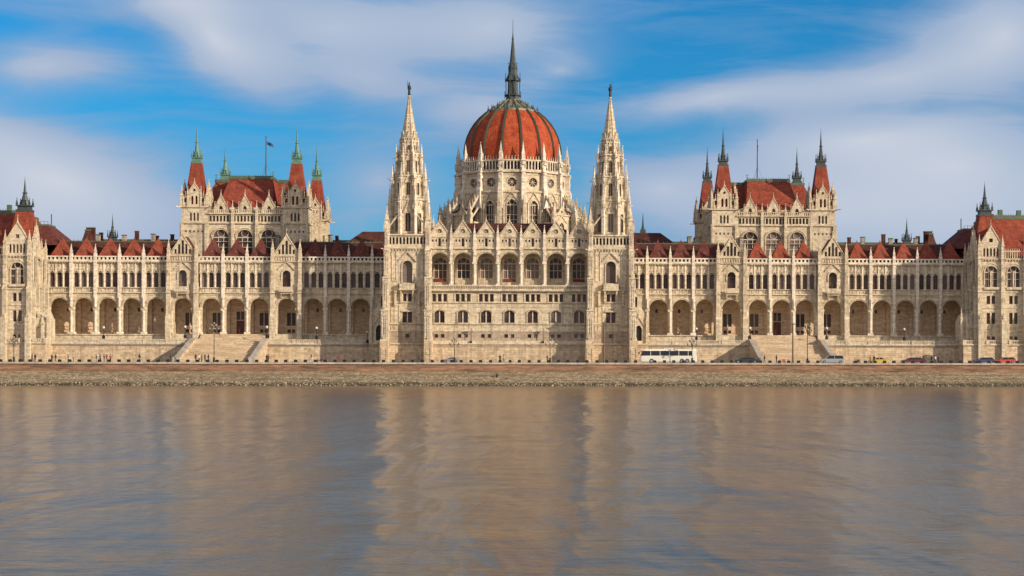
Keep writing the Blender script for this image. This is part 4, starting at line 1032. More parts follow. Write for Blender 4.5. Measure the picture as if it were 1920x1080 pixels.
    for x, y in ((-10.2, 40), (10.2, 40), (-5.4, 32.5), (5.4, 32.5)):
        r.bar((cx+x, y, 51.6), (cx+x, y, 53.0), .09, .09, 1); r.bar((cx+x-.4, y, 52.6), (cx+x+.4, y, 52.7), .09, .09, 1); r.prism(cx+x, y, 52.0, 52.3, .2, .1, 6, 0, 1)
    r.build('roof', ['red', 'ridge', 'red'], blk)
for s in (1, -1): make_chamber(s)

# ---- end pavilions
def make_pavilion(s):
    w = MB(s); wins = []
    xs = [(113.8, 110.8, 116.5, True), (119.2, 116.5, 121.9, False), (124.6, 121.9, 127.3, False), (130.0, 127.3, 133.2, True)]
    w.box(107.0, 135.0, -1.0, 12, ZD-.2, 9.15, 1); w.box(106.85, 135, -1.25, 12, 9.15, 9.45, 0)
    w.box(106.9, 135, -1.15, -.9, 10.15, 10.4); w.box(107, 135, -1.1, -.95, 9.45, 9.65)
    for i in range(60): w.box(107.2+.46*i-.1, 107.2+.46*i+.1, -1.1, -.95, 9.6, 10.2)
    for x in (107.2, 112.8, 118.2, 123.6): w.box(x-.4, x+.4, -1.3, -.8, 9.45, 10.5)
    def bay(c, x0, x1, gab, y=0.0):
        for q in (-.6, .6):
            a0, a1 = (x0, c) if q < 0 else (c, x1)
            w.cell(a0, a1, 9.4, 12.5, c+q, .38, 10.5, 11.3, 'rect', .35, y)
            w.cell(a0, a1, 12.5, 18.2, c+q, .42, 14.3, 16.9, 'pointed' if 0 else 'rect', .4, y)
            w.cell(a0, a1, 18.2, 21.8, c+q, .42, 19.0, 20.9, 'rect', .4, y)
            yield ('sq', .8, .85, c+q, .3, 10.48); yield ('rect', .88, 2.65, c+q, .35, 14.28); yield ('rect', .88, 1.95, c+q, .35, 18.98)
        w.cell(x0, x1, 21.8, 29.8, c, 1.5, 23.0, 26.5, 'round', .5, y, n=10); yield ('big', 3.04, 5.0, c, .42, 23.0)
        w.box(c-.16, c+.16, y-.02, y+.4, 23.0, 26.8)
        w.ring(c, 1.5, 26.5, 'round', .22, y-.18, y+.05, legs=3); w.ring(c, 2.0, 26.5, 'round', .2, y-.14, y+.02)
        w.box(c-1.8, c+1.8, y-.5, y, 22.4, 22.95)
        for z, p in ((12.4, .12), (18.0, .12), (21.7, .2), (29.5, .3), (17.1, .1)): w.box(x0, x1, y-p, y+.2, z, z+.22)
        for i in range(8): w.box(x0+.3+.7*i-.14, x0+.3+.7*i+.14, y-.25, y, 29.15, 29.5)
        if gab:
            for j in range(-2, 3):
                a0 = x0 if j == -2 else c+.8*j-.4; a1 = x1 if j == 2 else c+.8*j+.4
                w.cell(a0, a1, 29.8, 32.6, c+.8*j, .24, 30.2, 31.9, 'pointed', .3, y); yield ('slit', .52, 2.1, c+.8*j, .28, 30.15)
            w.gable(c, 2.75, 32.6, 37.2, [(c, .45, 33.6, 34.5)], y, y+.5); yield ('slit', 1.0, 1.0, c, .35, 33.55)
            w.raking(c, 2.75, 32.6, 37.2, y-.15, y+.55, .24, crock=9, tip=1.5)
        else:
            for i in range(10): w.box(x0+.3+.54*i-.1, x0+.3+.54*i+.1, y-.05, y+.15, 29.8, 31.3)
            w.box(x0, x1, y-.12, y+.2, 31.3, 31.6)
            for i in range(10): w.prism(x0+.3+.54*i, y+.04, 31.6, 32.2, .12, .03, 4, 45)
    for c, x0, x1, g_ in xs:
        for q in bay(c, x0, x1, g_): wins.append((q[0], q[1], q[2], q[3], q[4], q[5], 0))
    w.box(110.8, 133.2, .5, 40, 9.4, 29.6)
    for x in (110.95, 116.5, 121.9, 127.3, 133.1):
        w.box(x-.6, x+.6, -1.9, 0, ZD-.2, 15.0); w.hip(x-.6, x+.6, -1.9, 0, 15.0, x-.5, x+.5, -1.0, 0, 16.3); w.box(x-.5, x+.5, -1.0, 0, 16.3, 22.5)
        w.pin(x, -1.5, 15.0, .6, .6, 1.8)
        w.box(x-.42, x+.42, -.7, 0, 22.5, 31.8); w.box(x-.58, x+.58, -1.1, 0, 21.7, 22.0); w.box(x-.55, x+.55, -.85, 0, 29.5, 29.8); w.pin(x, -.25, 31.8, .7, .9, 2.6)
        for zz in (19.5, 24.5, 27.5): w.gable(x, .42, zz, zz+.9, (), -1.12 if zz < 22 else -.82, -.7)
    # inner side wall, facing the centre
    w.at(110.8, 6.0, 0, -90)
    for q in bay(0, -6.0, 6.0, False):
        k, ww, hh, u, d, z = q; wins.append((k, ww, hh, 110.8+d, 6.0-u, z, -90))
    w.gable(1.0, 2.9, 31.0, 36.6, [(.2, .3, 31.4, 33.6), (1.8, .3, 31.4, 33.6)], -.2, .4); w.raking(1.0, 2.9, 31.0, 36.6, -.3, .45, .24, crock=8, tip=1.4); w.box(-1.9, 3.9, -.1, .5, 29.8, 31.0)
    for u in (-5.3, -1.9, 2.2, 5.4):
        w.box(u-.45, u+.45, -1.0, 0, 9.4, 22.5); w.box(u-.38, u+.38, -.6, 0, 22.5, 31.0); w.pin(u, -.3, 31.0, .6, .7, 2.2)
        w.pin(u, -.9, 22.5, .45, .4, 1.2)
        w.box(u-.55, u+.55, -1.15, 0, 17.9, 18.2)
    for u, d in ((5.3, 2.6), (3.6, 3.3), (1.0, 2.8)):
        w.pin(u, -d, 9.45, .6, 4.4, 2.6)
    w.box(2.5, 4.8, -2.6, 0, 9.45, 13.2); w.cell(2.5, 4.8, 13.2, 14.4, 3.65, .3, 13.4, 13.9, 'pointed', .3, -2.6); w.hip(2.5, 4.8, -2.6, 0, 14.4, 3.0, 4.3, -.6, 0, 17.5)
    w.at()
    # porch facing the river at the inner corner
    w.at(108.9, 1.0)
    w.cell(-1.9, 1.9, 9.45, 14.6, .2, .85, 9.6, 12.2, 'pointed', .6, 0); w.box(-1.85, 1.85, .61, 6, 9.45, 14.6, 0); w.box(-.7, 1.1, .55, .6, 9.6, 13.6, 2)
    w.raking(.2, 1.6, 13.2, 15.6, -.2, .1, .18, crock=4, tip=.8); w.gable(.2, 1.6, 13.2, 15.6, (), -.1, .1)
    for u in (-1.9, 1.9): w.pin(u, -.1, 9.45, .55, 6.0, 2.4)
    w.hip(-1.9, 1.9, 0.1, 6, 14.6, -1.0, 1.9, 2, 6, 16.6)
    w.at()
    p = w.build('end_pavilion', ['stone', 'ashlar', 'iron'], PB)
    for k, ww, hh, x, y, z, r in wins: window(k, ww, hh, p, x, y, z, s, r)
    r = MB(s)
    r.hip(111.0, 133.2, .9, 38, 29.6, 117.0, 128, 10, 28, 40.0, 0)
    r.box(116.9, 128.1, 9.9, 28.1, 39.95, 40.6, 1); r.box(117.1, 127.9, 10.1, 10.3, 40.6, 40.9, 1)
    for i in range(18): r.prism(117.2+.6*i, 10.2, 40.9, 41.3, .09, .02, 4, 45, 1)
    for x, h in ((119.4, 1.5), (124, 1.2)): r.box(x-.5, x+.5, 12, 13, 40.6, 41.8+h*.4, 1)
    r.hip(107.4, 117, 14, 34, 33, 112.6, 117, 21, 27, 38.2, 2); r.box(112.5, 117, 20.9, 27.1, 38.1, 38.5, 1); r.bar((112.7, 24, 38.6), (112.7, 24, 41.2), .22, .22, 1)
    for i in range(5): r.bar((112.7+.9*i, 21, 38.4), (112.7+.9*i, 21, 39.2), .08, .08, 1)
    r.bar((112.7, 21, 39.15), (116.5, 21, 39.15), .07, .07, 1)
    for c in (113.8, 130.0):
        r.add([(c-2.75, .4, 32.6), (c+2.75, .4, 32.6), (c, .4, 37.1), (c-2.75, 6, 32.6), (c+2.75, 6, 32.6), (c, 6, 37.1)], [(0, 2, 5, 3), (1, 4, 5, 2), (0, 1, 2), (3, 5, 4)], 0)
    r.build('roof', ['red', 'ridge', 'dull'], p)
    t = MB(s); k = 1.414
    t.prism(113.9, 6.2, 31.0, 40.2, 3.3*k, 1.6*k, 4, 45); t.build('turret_roof', 'red', p)
    t = MB(s); green_spire(t, 113.9, 6.2, 40.2, 1.7, 8.0, 0); t.build('turret_spire', 'lead', p)
for s in (1, -1): make_pavilion(s)

# ---- lower ranges behind
def make_back(s):
    w = MB(s)
    w.box(19.5, 44.5, 38, 56, 20, 33.2, 0); w.box(19.5, 44.6, 37.8, 38.1, 33.0, 33.5, 0)
    for i in range(11): w.pin(21+2.3*i, 38, 33.4, .35, .8, 1.4, crock=False)
    w.box(28, 120, 70, 84, 18, 33.0, 0)
    o = w.build('rear_range', ['stone'], PB)
    r = MB(s)
    r.hip(19.0, 45.2, 37.5, 57, 33.3, 19.0, 38.8, 46, 48, 38.9, 0)
    r.hip(28, 121, 69, 85, 33.0, 28, 119, 76, 78, 38.4, 0); r.box(28, 119, 76.6, 77.4, 38.3, 38.8, 1)
    for x, h, ww in ((82.5, 1.2, 1.4), (88, 2.2, 1.0), (94.3, 1.4, .8), (98.4, 1.0, .6), (104, 2.3, .9), (107.6, 1.0, .6), (113.8, 1.8, .8), (116.6, 3.2, 2.2), (55, 1.6, .9), (49, 1.2, .7)):
        r.box(x-ww/2, x+ww/2, 76, 77.5, 37, 38.6+h, 2); r.box(x-ww/2-.1, x+ww/2+.1, 75.9, 77.6, 38.6+h, 38.8+h, 1)
    r.hip(115.2, 118.8, 73, 77, 36, 116.4, 117.6, 74.5, 75.5, 40.9, 0); r.box(116.3, 117.7, 74.4, 75.6, 40.9, 41.3, 1)
    r.build('roof', ['brown', 'ridge', 'brown'], o)
    t = MB(s); green_spire(t, 110.0, 74, 37.8, 1.25, 7.4, 0); t.build('turret_spire', 'lead', o)
    if s > 0:
        t = MB(s); t.box(33.6, 35.0, 46.3, 47.7, 38.6, 39.8); t.prism(34.3, 47, 39.8, 40.4, .5, .4, 8); t.prism(34.3, 47, 40.4, 44.2, .3, .03, 8); t.build('turret_spire', 'lead', o)
for s in (1, -1): make_back(s)

# ------------------------------------------------------------------ flagpoles
for s, hz, lab in ((-1, 62.0, 'tall steel flagpole with a small blue flag on the roof between green spires'), (1, 62.3, 'tall bare steel flagpole on the roof between dark grey spires')):
    x = s*65.3+(2.9 if s < 0 else -2.2)
    f = empty('flagpole', (x, 37, 51.5)); tag(f, lab, 'flagpole', 'flagpoles on the chamber roofs')
    b = MB(); b.prism(0, 0, 0, 10.6, .17, .1, 8); b.prism(0, 0, 10.6, 10.9, .2, .1, 8); b.prism(0, 0, 0, .4, .5, .4, 8)
    for i in range(3): b.bar((0, 0, 4), (1.8*math.cos(i*2.09), 1.8*math.sin(i*2.09), .05), .04)
    b.build('pole', 'lead', f)
    c = MB()
    if s < 0:
        n = 8
        for i in range(n):
            u0, u1 = i/n, (i+1)/n
            P = lambda u, t: (.15+1.7*u, .18*math.sin(u*7), 8.75-.5*u-.28*u*u+t)
            c.add([P(u0, 0), P(u1, 0), P(u1, .8), P(u0, .8)], [(0, 1, 2, 3)]); c.add([(p[0], p[1]+.03, p[2]) for p in (P(u0, 0), P(u1, 0), P(u1, .8), P(u0, .8))], [(3, 2, 1, 0)])
        M['flag'] = plain('flag_cloth', (.03, .06, .14), .9); c.build('flag', 'flag', f)
    else:
        c.bar((0, 0, 7.6), (.05, -.25, 9.4), .22, .3); c.build('furled_flag', 'lead', f)

# ------------------------------------------------------------------ street furniture
# bollards
bo = MB(); bo.box(-.34, .34, -.3, .3, 0, .48); bo.hip(-.34, .34, -.3, .3, .48, -.26, .26, -.2, .2, .58); bo.box(-.38, .38, -.34, .34, 0, .07)
proto = bo.build('bollard', 'iron'); tag(proto, 'squat black block bollard on the coping of the quay edge', 'bollard', 'black bollards along the quay edge')
skip = (1203, 1312)
first = True
for k in range(-54, 54):
    x = .46+2.12*k
    px = 1000+(x-5.5)*8.5
    if 1205 < px < 1215 or 1540 < px < 1600 or 625 < px < 632: continue
    o = proto if first else proto.copy()
    if not first: COL.objects.link(o)
    first = False
    o.location = (x+random.uniform(-.05, .05), -25.5, ZD+.1); o.rotation_euler.z = random.uniform(-.05, .05)

mo = empty('mooring_post', (-2.3, -29.6, 1.6)); tag(mo, 'small black iron mooring post standing alone on the stone slope below the quay wall', 'mooring post')
b = MB(); b.prism(0, 0, -.3, .75, .24, .2, 10); b.prism(0, 0, .75, .95, .34, .28, 10); b.build('post', 'iron', mo)
b = MB(); b.box(-.5, .5, -.5, .5, -.4, .12); b.build('base', 'ashlar', mo)
# terrace lamps: one globe each
tl = empty('terrace_lamp'); b = MB(); b.box(-.3, .3, -.3, .3, 0, .7); b.prism(0, 0, .7, 1.0, .22, .12, 8); b.prism(0, 0, 1.0, 2.25, .06, .05, 8); b.prism(0, 0, 2.2, 2.35, .16, .2, 8); b.build('post', 'iron', tl)
b = MB(); b.lathe(0, 0, [(.1, 2.33), (.24, 2.45), (.31, 2.65), (.24, 2.86), (.06, 2.96)], 12); b.build('globe', 'globe', tl)
TL = [(-95.0, 'single globe lamp on the terrace, between the left pavilion and the left staircase'), (-76.3, 'single globe lamp just outside the left cheek of the left staircase'), (-57.2, 'single globe lamp just right of the left staircase'),
      (-45.4, 'single globe lamp on the shaded terrace right of the left staircase'), (-33.4, 'single globe lamp beside the left foot of the white central block'),
      (31.9, 'single globe lamp beside the right foot of the white central block'), (44.3, 'single globe lamp on the terrace above the white coach'),
      (57.2, 'single globe lamp at the left cheek of the right staircase'), (75.6, 'single globe lamp at the right cheek of the right staircase'), (94.0, 'single globe lamp on the shaded terrace near the right pavilion')]
for i, (x, lab) in enumerate(TL):
    o = tl if i == 0 else copy_tree(tl)
    o.location = (x, 4.03 if 35 < abs(x) < 57 or abs(x) > 77 else (5.2 if abs(x) > 50 else 3.0), ZT+1.08 if (35 < abs(x) < 57 or abs(x) > 77) else (ZT+1.3 if abs(x) > 50 else 9.45)); tag(o, lab, 'lamp', 'globe lamps on the terrace')
# wall-mounted two-arm lamps of the central terrace
cl = empty('short_lamp_post'); b = MB(); b.box(-.22, .22, -.22, .22, 0, .55); b.prism(0, 0, .55, 3.3, .08, .05, 8); b.bar((-.4, 0, 2.9), (.4, 0, 2.9), .06); b.prism(0, 0, 3.3, 3.45, .14, .1, 8); b.build('post', 'iron', cl)
for q in (-.4, .4):
    b = MB(); b.lathe(q, 0, [(.06, 2.9), (.2, 3.02), (.22, 3.2), (.12, 3.36), (.02, 3.4)], 10); b.build('globe', 'globe', cl)
for i, (x, lab) in enumerate([(-8.9, 'short two-globe lamp against the central block, left of the middle'), (7.9, 'short two-globe lamp against the central block, right of the middle')]):
    o = cl if i == 0 else copy_tree(cl); o.location = (x, -.95, 10.1 if False else 9.45); tag(o, lab, 'lamp', 'two-globe lamps on the central terrace')
# quay candelabra
def candelabra(H):
    q = empty('quay_candelabra'); b = MB()
    b.prism(0, 0, 0, .9, .28, .2, 8); b.prism(0, 0, .9, H, .09, .06, 8); b.prism(0, 0, .85, 1.0, .3, .3, 8); b.prism(0, 0, H, H+.35, .12, .02, 8)
    pts = []
    for z, r, n, a0 in ((H-.3, .62, 4, 45), (H-1.1, .95, 4, 0)):
        for i in range(n):
            t = R(a0+90*i); p = (r*math.cos(t), r*math.sin(t), z)
            b.bar((0, 0, z-.45), (p[0]*.6, p[1]*.6, z-.4), .06); b.bar((p[0]*.6, p[1]*.6, z-.4), (p[0], p[1], z-.05), .06); b.prism(p[0], p[1], z-.08, z, .1, .12, 8); pts.append(p)
    pts.append((0, 0, H+.1))
    b.build('pole', 'iron', q)
    for x, y, z in pts:
        g_ = MB(); g_.lathe(x, y, [(.06, z), (.18, z+.1), (.22, z+.24), (.17, z+.39), (.03, z+.46)], 10); g_.build('globe', 'globe_dim', q)
    return q
c1 = candelabra(5.0); c2 = candelabra(8.2)
QL = [(c1, -11.8, -22.5, 'many-globed iron lamp on the quay before the central block, left of its middle'), (None, 9.3, -22.5, 'many-globed iron lamp on the quay before the central block, right of its middle'),
      (None, 40.8, -22.5, 'many-globed iron lamp behind the rear end of the white coach'), (None, -107.8, -22.5, 'many-globed iron lamp on the quay below the left end pavilion'),
      (c2, -64.5, -22.0, 'tall many-globed lamp standing in front of the left staircase'), (None, 66.6, -22.0, 'tall many-globed lamp standing in front of the right staircase')]
for src, x, y, lab in QL:
    if src is not None: o = cur = src
    else: o = copy_tree(cur)
    o.location = (x, y, ZD+.12); tag(o, lab, 'lamp', 'many-globed lamps on the quay')
# plain masts
pm = empty('steel_mast'); b = MB(); b.prism(0, 0, 0, 8.6, .2, .13, 10); b.prism(0, 0, 0, .5, .34, .3, 8); b.build('pole', 'pole', pm)
b = MB(); b.box(-.55, .55, -.16, .16, 8.5, 8.72); b.prism(0, 0, 8.7, 8.95, .16, .08, 8); b.build('lamp_head', 'pole', pm)
for i, (x, lab) in enumerate([(21.3, 'plain brown steel mast on the quay before the right river tower'), (63.4, 'plain brown steel mast on the quay before the right staircase'), (-106.6, 'plain brown steel mast on the quay before the left end pavilion')]):
    o = pm if i == 0 else copy_tree(pm); o.location = (x, -21.6, ZD+.12); tag(o, lab, 'mast', 'plain masts on the quay')
# bench
be = empty('bench', (12.2, -23.6, ZD+.12)); tag(be, 'long low wooden bench between bollards before the central block', 'bench')
b = MB(); b.box(-1.1, 1.1, -.25, .25, .42, .5); b.build('seat', 'pole', be)
b = MB(); b.box(-1.1, 1.1, .22, .28, .6, .9); b.build('backrest', 'pole', be)
for q in (-.9, .9):
    b = MB(); b.box(q-.05, q+.05, -.22, .22, 0, .42); b.box(q-.04, q+.04, .2, .26, .42, .6); b.build('leg', 'iron', be)

# ------------------------------------------------------------------ vehicles
def prof_loft(b, prof, w0, m=0):
    """prof: (y, z_low, z_high, half width low, half width high)"""
    n = len(prof); vs = []
    for y, zl, zh, a, c in prof: vs += [(y, -a, zl), (y, a, zl), (y, c, zh), (y, -c, zh)]
    fs = [(0, 1, 2, 3), (4*(n-1)+3, 4*(n-1)+2, 4*(n-1)+1, 4*(n-1))]
    for i in range(n-1):
        k = 4*i
        for j in range(4): fs.append((k+j, k+4+j, k+4+(j+1) % 4, k+(j+1) % 4))
    b.add(vs, [f[::-1] for f in fs], m)
def wheel(parent, x, y, r, wd=.2):
    o = MB(); n = 16
    for i in range(n):
        a0, a1 = 2*math.pi*i/n, 2*math.pi*(i+1)/n
        p = lambda a, rr, yy: (x+rr*math.cos(a), yy, r+rr*math.sin(a))
        o.add([p(a0, r, y-wd/2), p(a1, r, y-wd/2), p(a1, r, y+wd/2), p(a0, r, y+wd/2)], [(0, 1, 2, 3)])
        for yy in (y-wd/2, y+wd/2): o.add([p(a0, r, yy), p(a1, r, yy), p(a1, r*.62, yy), p(a0, r*.62, yy)], [(0, 1, 2, 3)])
    t = o.build('wheel', 'tyre', parent)
    q = MB()
    for yy in (y-wd/2-.01, y+wd/2+.01): q.add([(x+r*.63*math.cos(2*math.pi*i/12), yy, r+r*.63*math.sin(2*math.pi*i/12)) for i in range(12)], [tuple(range(12))])
    q.build('rim', 'rim', t)
def make_car(L, H, W, kind, col, name='parked_car'):
    c = empty(name); hw = W/2
    if kind == 'van':
        body = [(-L/2, .3, .75, hw*.8, hw*.8), (-L/2+.1, .2, .95, hw*.95, hw*.93), (-L/2+1.0, .2, 1.05, hw, hw*.95), (L/2-.1, .2, 1.05, hw, hw*.96), (L/2, .3, .95, hw*.9, hw*.9)]
        cab = [(-L/2+.95, 1.04, 1.06, hw*.93, hw*.92), (-L/2+1.75, 1.04, H, hw*.94, hw*.8), (L/2-.35, 1.04, H, hw*.94, hw*.82), (L/2-.08, 1.04, 1.06, hw*.93, hw*.92)]
    elif kind == 'estate':
        body = [(-L/2, .32, .62, hw*.75, hw*.75), (-L/2+.12, .2, .72, hw*.93, hw*.9), (-L/2+1.2, .2, .9, hw, hw*.94), (L/2-.15, .2, .95, hw, hw*.95), (L/2, .32, .8, hw*.85, hw*.85)]
        cab = [(-L/2+1.1, .89, .91, hw*.9, hw*.9), (-L/2+1.95, .89, H, hw*.93, hw*.74), (L/2-.7, .89, H-.03, hw*.93, hw*.76), (L/2-.12, .89, .95, hw*.9, hw*.9)]
    else:
        body = [(-L/2, .32, .6, hw*.75, hw*.75), (-L/2+.12, .2, .7, hw*.93, hw*.9), (-L/2+1.2, .2, .88, hw, hw*.94), (L/2-.9, .2, .92, hw, hw*.94), (L/2-.12, .2, .88, hw*.95, hw*.92), (L/2, .32, .75, hw*.8, hw*.8)]
        cab = [(-L/2+1.15, .87, .89, hw*.9, hw*.9), (-L/2+2.0, .87, H, hw*.93, hw*.74), (L/2-1.5, .87, H-.02, hw*.93, hw*.75), (L/2-.7, .87, .92, hw*.9, hw*.9)]
    b = MB(); prof_loft(b, body, hw); bo_ = b.build('body', col, c)
    g_ = MB(); prof_loft(g_, cab, hw); g_.build('window_glass', 'carglass', c)
    r = MB(); x0, x1 = cab[1][0]-.02, cab[2][0]+.02; r.box(x0, x1, -hw*.76, hw*.76, H-.02, H+.05)
    for x in (cab[1][0]+(x1-x0)*.42,):
        for q in (-1, 1): r.bar((x, q*hw*.955, .9), (x, q*hw*.78, H), .1, .06)
    for q in (-1, 1):
        r.bar((cab[0][0], q*hw*.92, .9), (cab[1][0], q*hw*.78, H), .09); r.bar((cab[3][0], q*hw*.92, .93), (cab[2][0], q*hw*.78, H), .12)
    r.build('roof', col, c)
    for x in (-L/2+.8, L/2-.85):
        for q in (-1, 1): wheel(c, x, q*(hw-.06), .33)
    for q in (-1, 1):
        h = MB(); h.box(-L/2-.01, -L/2+.14, q*hw*.6-.14, q*hw*.6+.14, .56, .7); h.build('headlight', 'rim', c)
        h = MB(); h.box(L/2-.12, L/2+.01, q*hw*.65-.12, q*hw*.65+.12, .6, .78); h.build('taillight', 'blind', c)
    return c
paint('paint_silver', (.26, .27, .28)); paint('paint_black', (.015, .015, .018)); paint('paint_yellow', (.50, .34, .02)); paint('paint_maroon', (.09, .012, .018))
paint('paint_blue', (.03, .045, .09)); paint('paint_red', (.45, .05, .03)); paint('paint_white', (.62, .60, .50), .4); paint('paint_grey', (.2, .19, .2)); paint('paint_plum', (.07, .03, .05))
def place(o, x, y, lab, cat, flip=False, grp='cars parked along the quay'):
    o.location = (x, y, ZD+.03); o.rotation_euler.z = math.pi if flip else 0; tag(o, lab, cat, grp)
place(make_car(5.3, 1.75, 1.9, 'van', 'paint_silver'), 72.9, -17.5, 'silver people carrier at the foot of the right staircase', 'car')
place(make_car(5.4, 1.25, 1.9, 'saloon', 'paint_black'), 53.4, -18, 'low black saloon car left of the right staircase', 'car')
place(make_car(4.4, 1.35, 1.8, 'saloon', 'paint_yellow', 'taxi'), 83.2, -18, 'yellow taxi cab on the quay right of the silver people carrier', 'taxi')
place(make_car(5.6, 1.3, 1.85, 'saloon', 'paint_maroon'), 91.2, -18.5, 'dark maroon car with people standing behind its roof', 'car')
place(make_car(4.6, 1.35, 1.85, 'estate', 'paint_blue'), 107.3, -18, 'dark blue hatchback parked bonnet to bumper with a red car', 'car')
place(make_car(4.7, 1.4, 1.85, 'estate', 'paint_red'), 112.0, -18.6, 'bright red hatchback at the right edge of the photo', 'car')
place(make_car(3.9, 1.2, 1.7, 'saloon', 'paint_grey'), -12.8, -18.5, 'low grey car before the central block', 'car')
# coach
bs = empty('coach', (35.8, -18.3, ZD+.03)); tag(bs, 'long white touring coach with a dark window band parked on the quay', 'coach')
L = 12.6
b = MB(); prof_loft(b, [(-L/2, .45, 1.2, 1.15, 1.2), (-L/2+.25, .32, 1.62, 1.25, 1.27), (-L/2+1.0, .32, 1.66, 1.28, 1.28), (L/2-.15, .32, 1.66, 1.28, 1.28), (L/2, .4, 1.6, 1.2, 1.22)], 1.28)
b.build('body', 'paint_white', bs)
b = MB(); prof_loft(b, [(-L/2+.12, 1.2, 1.66, 1.18, 1.2), (-L/2+.45, 1.6, 2.75, 1.24, 1.15), (-L/2+1.3, 1.655, 2.78, 1.25, 1.2), (L/2-1.2, 1.655, 2.78, 1.25, 1.2), (L/2-.9, 1.655, 2.75, 1.25, 1.2)], 1.25)
b.build('window_band', 'carglass', bs)
b = MB(); prof_loft(b, [(-L/2+.4, 2.72, 2.9, 1.1, 1.0), (-L/2+1.2, 2.74, 3.1, 1.26, 1.12), (L/2-.4, 2.74, 3.1, 1.26, 1.12), (L/2-.05, 2.7, 2.95, 1.2, 1.05)], 1.26)
b.box(L/2-.95, L/2-.05, -1.255, 1.255, 1.6, 2.78)
b.box(-1, 1.2, -.7, .7, 3.1, 3.25)
for i in range(5): b.box(-4.0+2.1*i-.05, -4.0+2.1*i+.05, -1.262, 1.262, 1.6, 2.8)
b.build('roof', 'paint_white', bs)
b = MB(); b.box(-L/2+.3, L/2-.3, -1.25, 1.25, .2, .5); b.build('skirt', 'iron', bs)
for q in (-1, 1):
    b = MB(); b.box(-L/2-.03, -L/2+.2, q*.9-.2, q*.9+.2, .7, .95); b.build('headlight', 'rim', bs)
    b = MB(); b.bar((-L/2+.3, q*1.2, 2.7), (-L/2-.25, q*1.4, 2.4), .07); b.box(-L/2-.33, -L/2-.2, q*1.4-.12, q*1.4+.12, 1.95, 2.4); b.build('mirror', 'iron', bs)
b = MB(); b.box(-L/2-.02, -L/2+.3, -1.0, 1.0, 1.25, 1.3); b.build('wiper', 'iron', bs)
for x in (-L/2+2.5, L/2-3.3, L/2-2.1):
    for q in (-1, 1): wheel(bs, x, q*1.16, .5, .28)
# scooters
def make_scooter(col):
    c = empty('motor_scooter'); b = MB()
    b.box(-.35, .75, -.15, .15, .38, .52); b.hip(.0, .8, -.17, .17, .5, .05, .7, -.12, .12, .8); b.hip(-.55, -.42, -.2, .2, .35, -.42, -.35, -.14, .14, 1.0)
    b.bar((-.6, 0, .3), (-.4, 0, 1.0), .08); b.build('body', col, c)
    b = MB(); b.box(-.02, .72, -.13, .13, .8, .88); b.build('seat', 'iron', c)
    b = MB(); b.bar((-.4, -.32, 1.02), (-.4, .32, 1.02), .05); b.build('handlebar', 'iron', c)
    for x in (-.62, .6): wheel(c, x, 0, .26, .12)
    return c
place(make_scooter('paint_maroon'), -41.2, -23.3, 'maroon motor scooter standing alone on the quay between the left staircase and the central block', 'scooter', grp='scooters on the quay')
place(make_scooter('paint_plum'), 78.2, -19, 'plum motor scooter beside the yellow taxi', 'scooter', grp='scooters on the quay')
place(make_scooter('paint_red'), 60.9, -22, 'red motor scooter in front of the right staircase', 'scooter', grp='scooters on the quay')

# ------------------------------------------------------------------ people
def make_person_mesh(pose):
    J = {'pel': (0, 0, .95, .13), 'spine': (0, .0, 1.18, .125), 'chest': (0, .01, 1.38, .145), 'neck': (0, .0, 1.50, .055), 'head': (0, -.01, 1.60, .085), 'top': (0, 0, 1.70, .08)}
    st = {'stand': (.02, -.02), 'walk': (.26, -.26), 'wide': (.08, .04)}[pose]
    E = [('pel', 'spine'), ('spine', 'chest'), ('chest', 'neck'), ('neck', 'head'), ('head', 'top')]
    for i, q in enumerate((-1, 1)):
        f = st[i]; sw = st[1-i]
        J.update({f'hip{q}': (q*.1, 0, .9, .095), f'knee{q}': (q*.11, -f*.6-.02, .5, .065), f'ank{q}': (q*.12, -f+.03, .08, .045), f'toe{q}': (q*.13, -f-.13, .03, .035),
                  f'sh{q}': (q*.19, .01, 1.42, .06), f'elb{q}': (q*.25, -sw*.25+.03, 1.14, .045), f'wr{q}': (q*.24 if pose != 'wide' else q*.08, -sw*.6-.08 if pose != 'wide' else -.24, .92 if pose != 'wide' else 1.12, .032), f'hand{q}': (q*.23 if pose != 'wide' else q*.03, -sw*.7-.1 if pose != 'wide' else -.28, .83 if pose != 'wide' else 1.15, .035)})
        E += [('pel', f'hip{q}'), (f'hip{q}', f'knee{q}'), (f'knee{q}', f'ank{q}'), (f'ank{q}', f'toe{q}'), ('chest', f'sh{q}'), (f'sh{q}', f'elb{q}'), (f'elb{q}', f'wr{q}'), (f'wr{q}', f'hand{q}')]
    names = list(J); me = bpy.data.meshes.new('person')
    me.from_pydata([J[n][:3] for n in names], [(names.index(a), names.index(c)) for a, c in E], [])
    o = bpy.data.objects.new('person', me); COL.objects.link(o)
    o.modifiers.new('skin', 'SKIN'); 
    lay = me.skin_vertices[0].data if me.skin_vertices else None
    if lay is None:
        bpy.context.view_layer.objects.active = o
        return None
    for i, n in enumerate(names): lay[i].radius = (J[n][3], J[n][3])
    lay[0].use_root = True
    sb = o.modifiers.new('sub', 'SUBSURF'); sb.levels = 1; sb.render_levels = 1
    bpy.context.view_layer.update()
    ev = o.evaluated_get(bpy.context.evaluated_depsgraph_get())
    out = bpy.data.meshes.new_from_object(ev); bpy.data.objects.remove(o)
    for p in out.polygons: p.use_smooth = True
    return out
BODY = {p: make_person_mesh(p) for p in ('stand', 'walk', 'wide')}
hb = MB(); hb.lathe(0, .015, [(.098, 1.6), (.105, 1.66), (.09, 1.72), (.05, 1.76), (.01, 1.77)], 10); hb.lathe(0, .05, [(.07, 1.5), (.085, 1.6), (.085, 1.66)], 8)
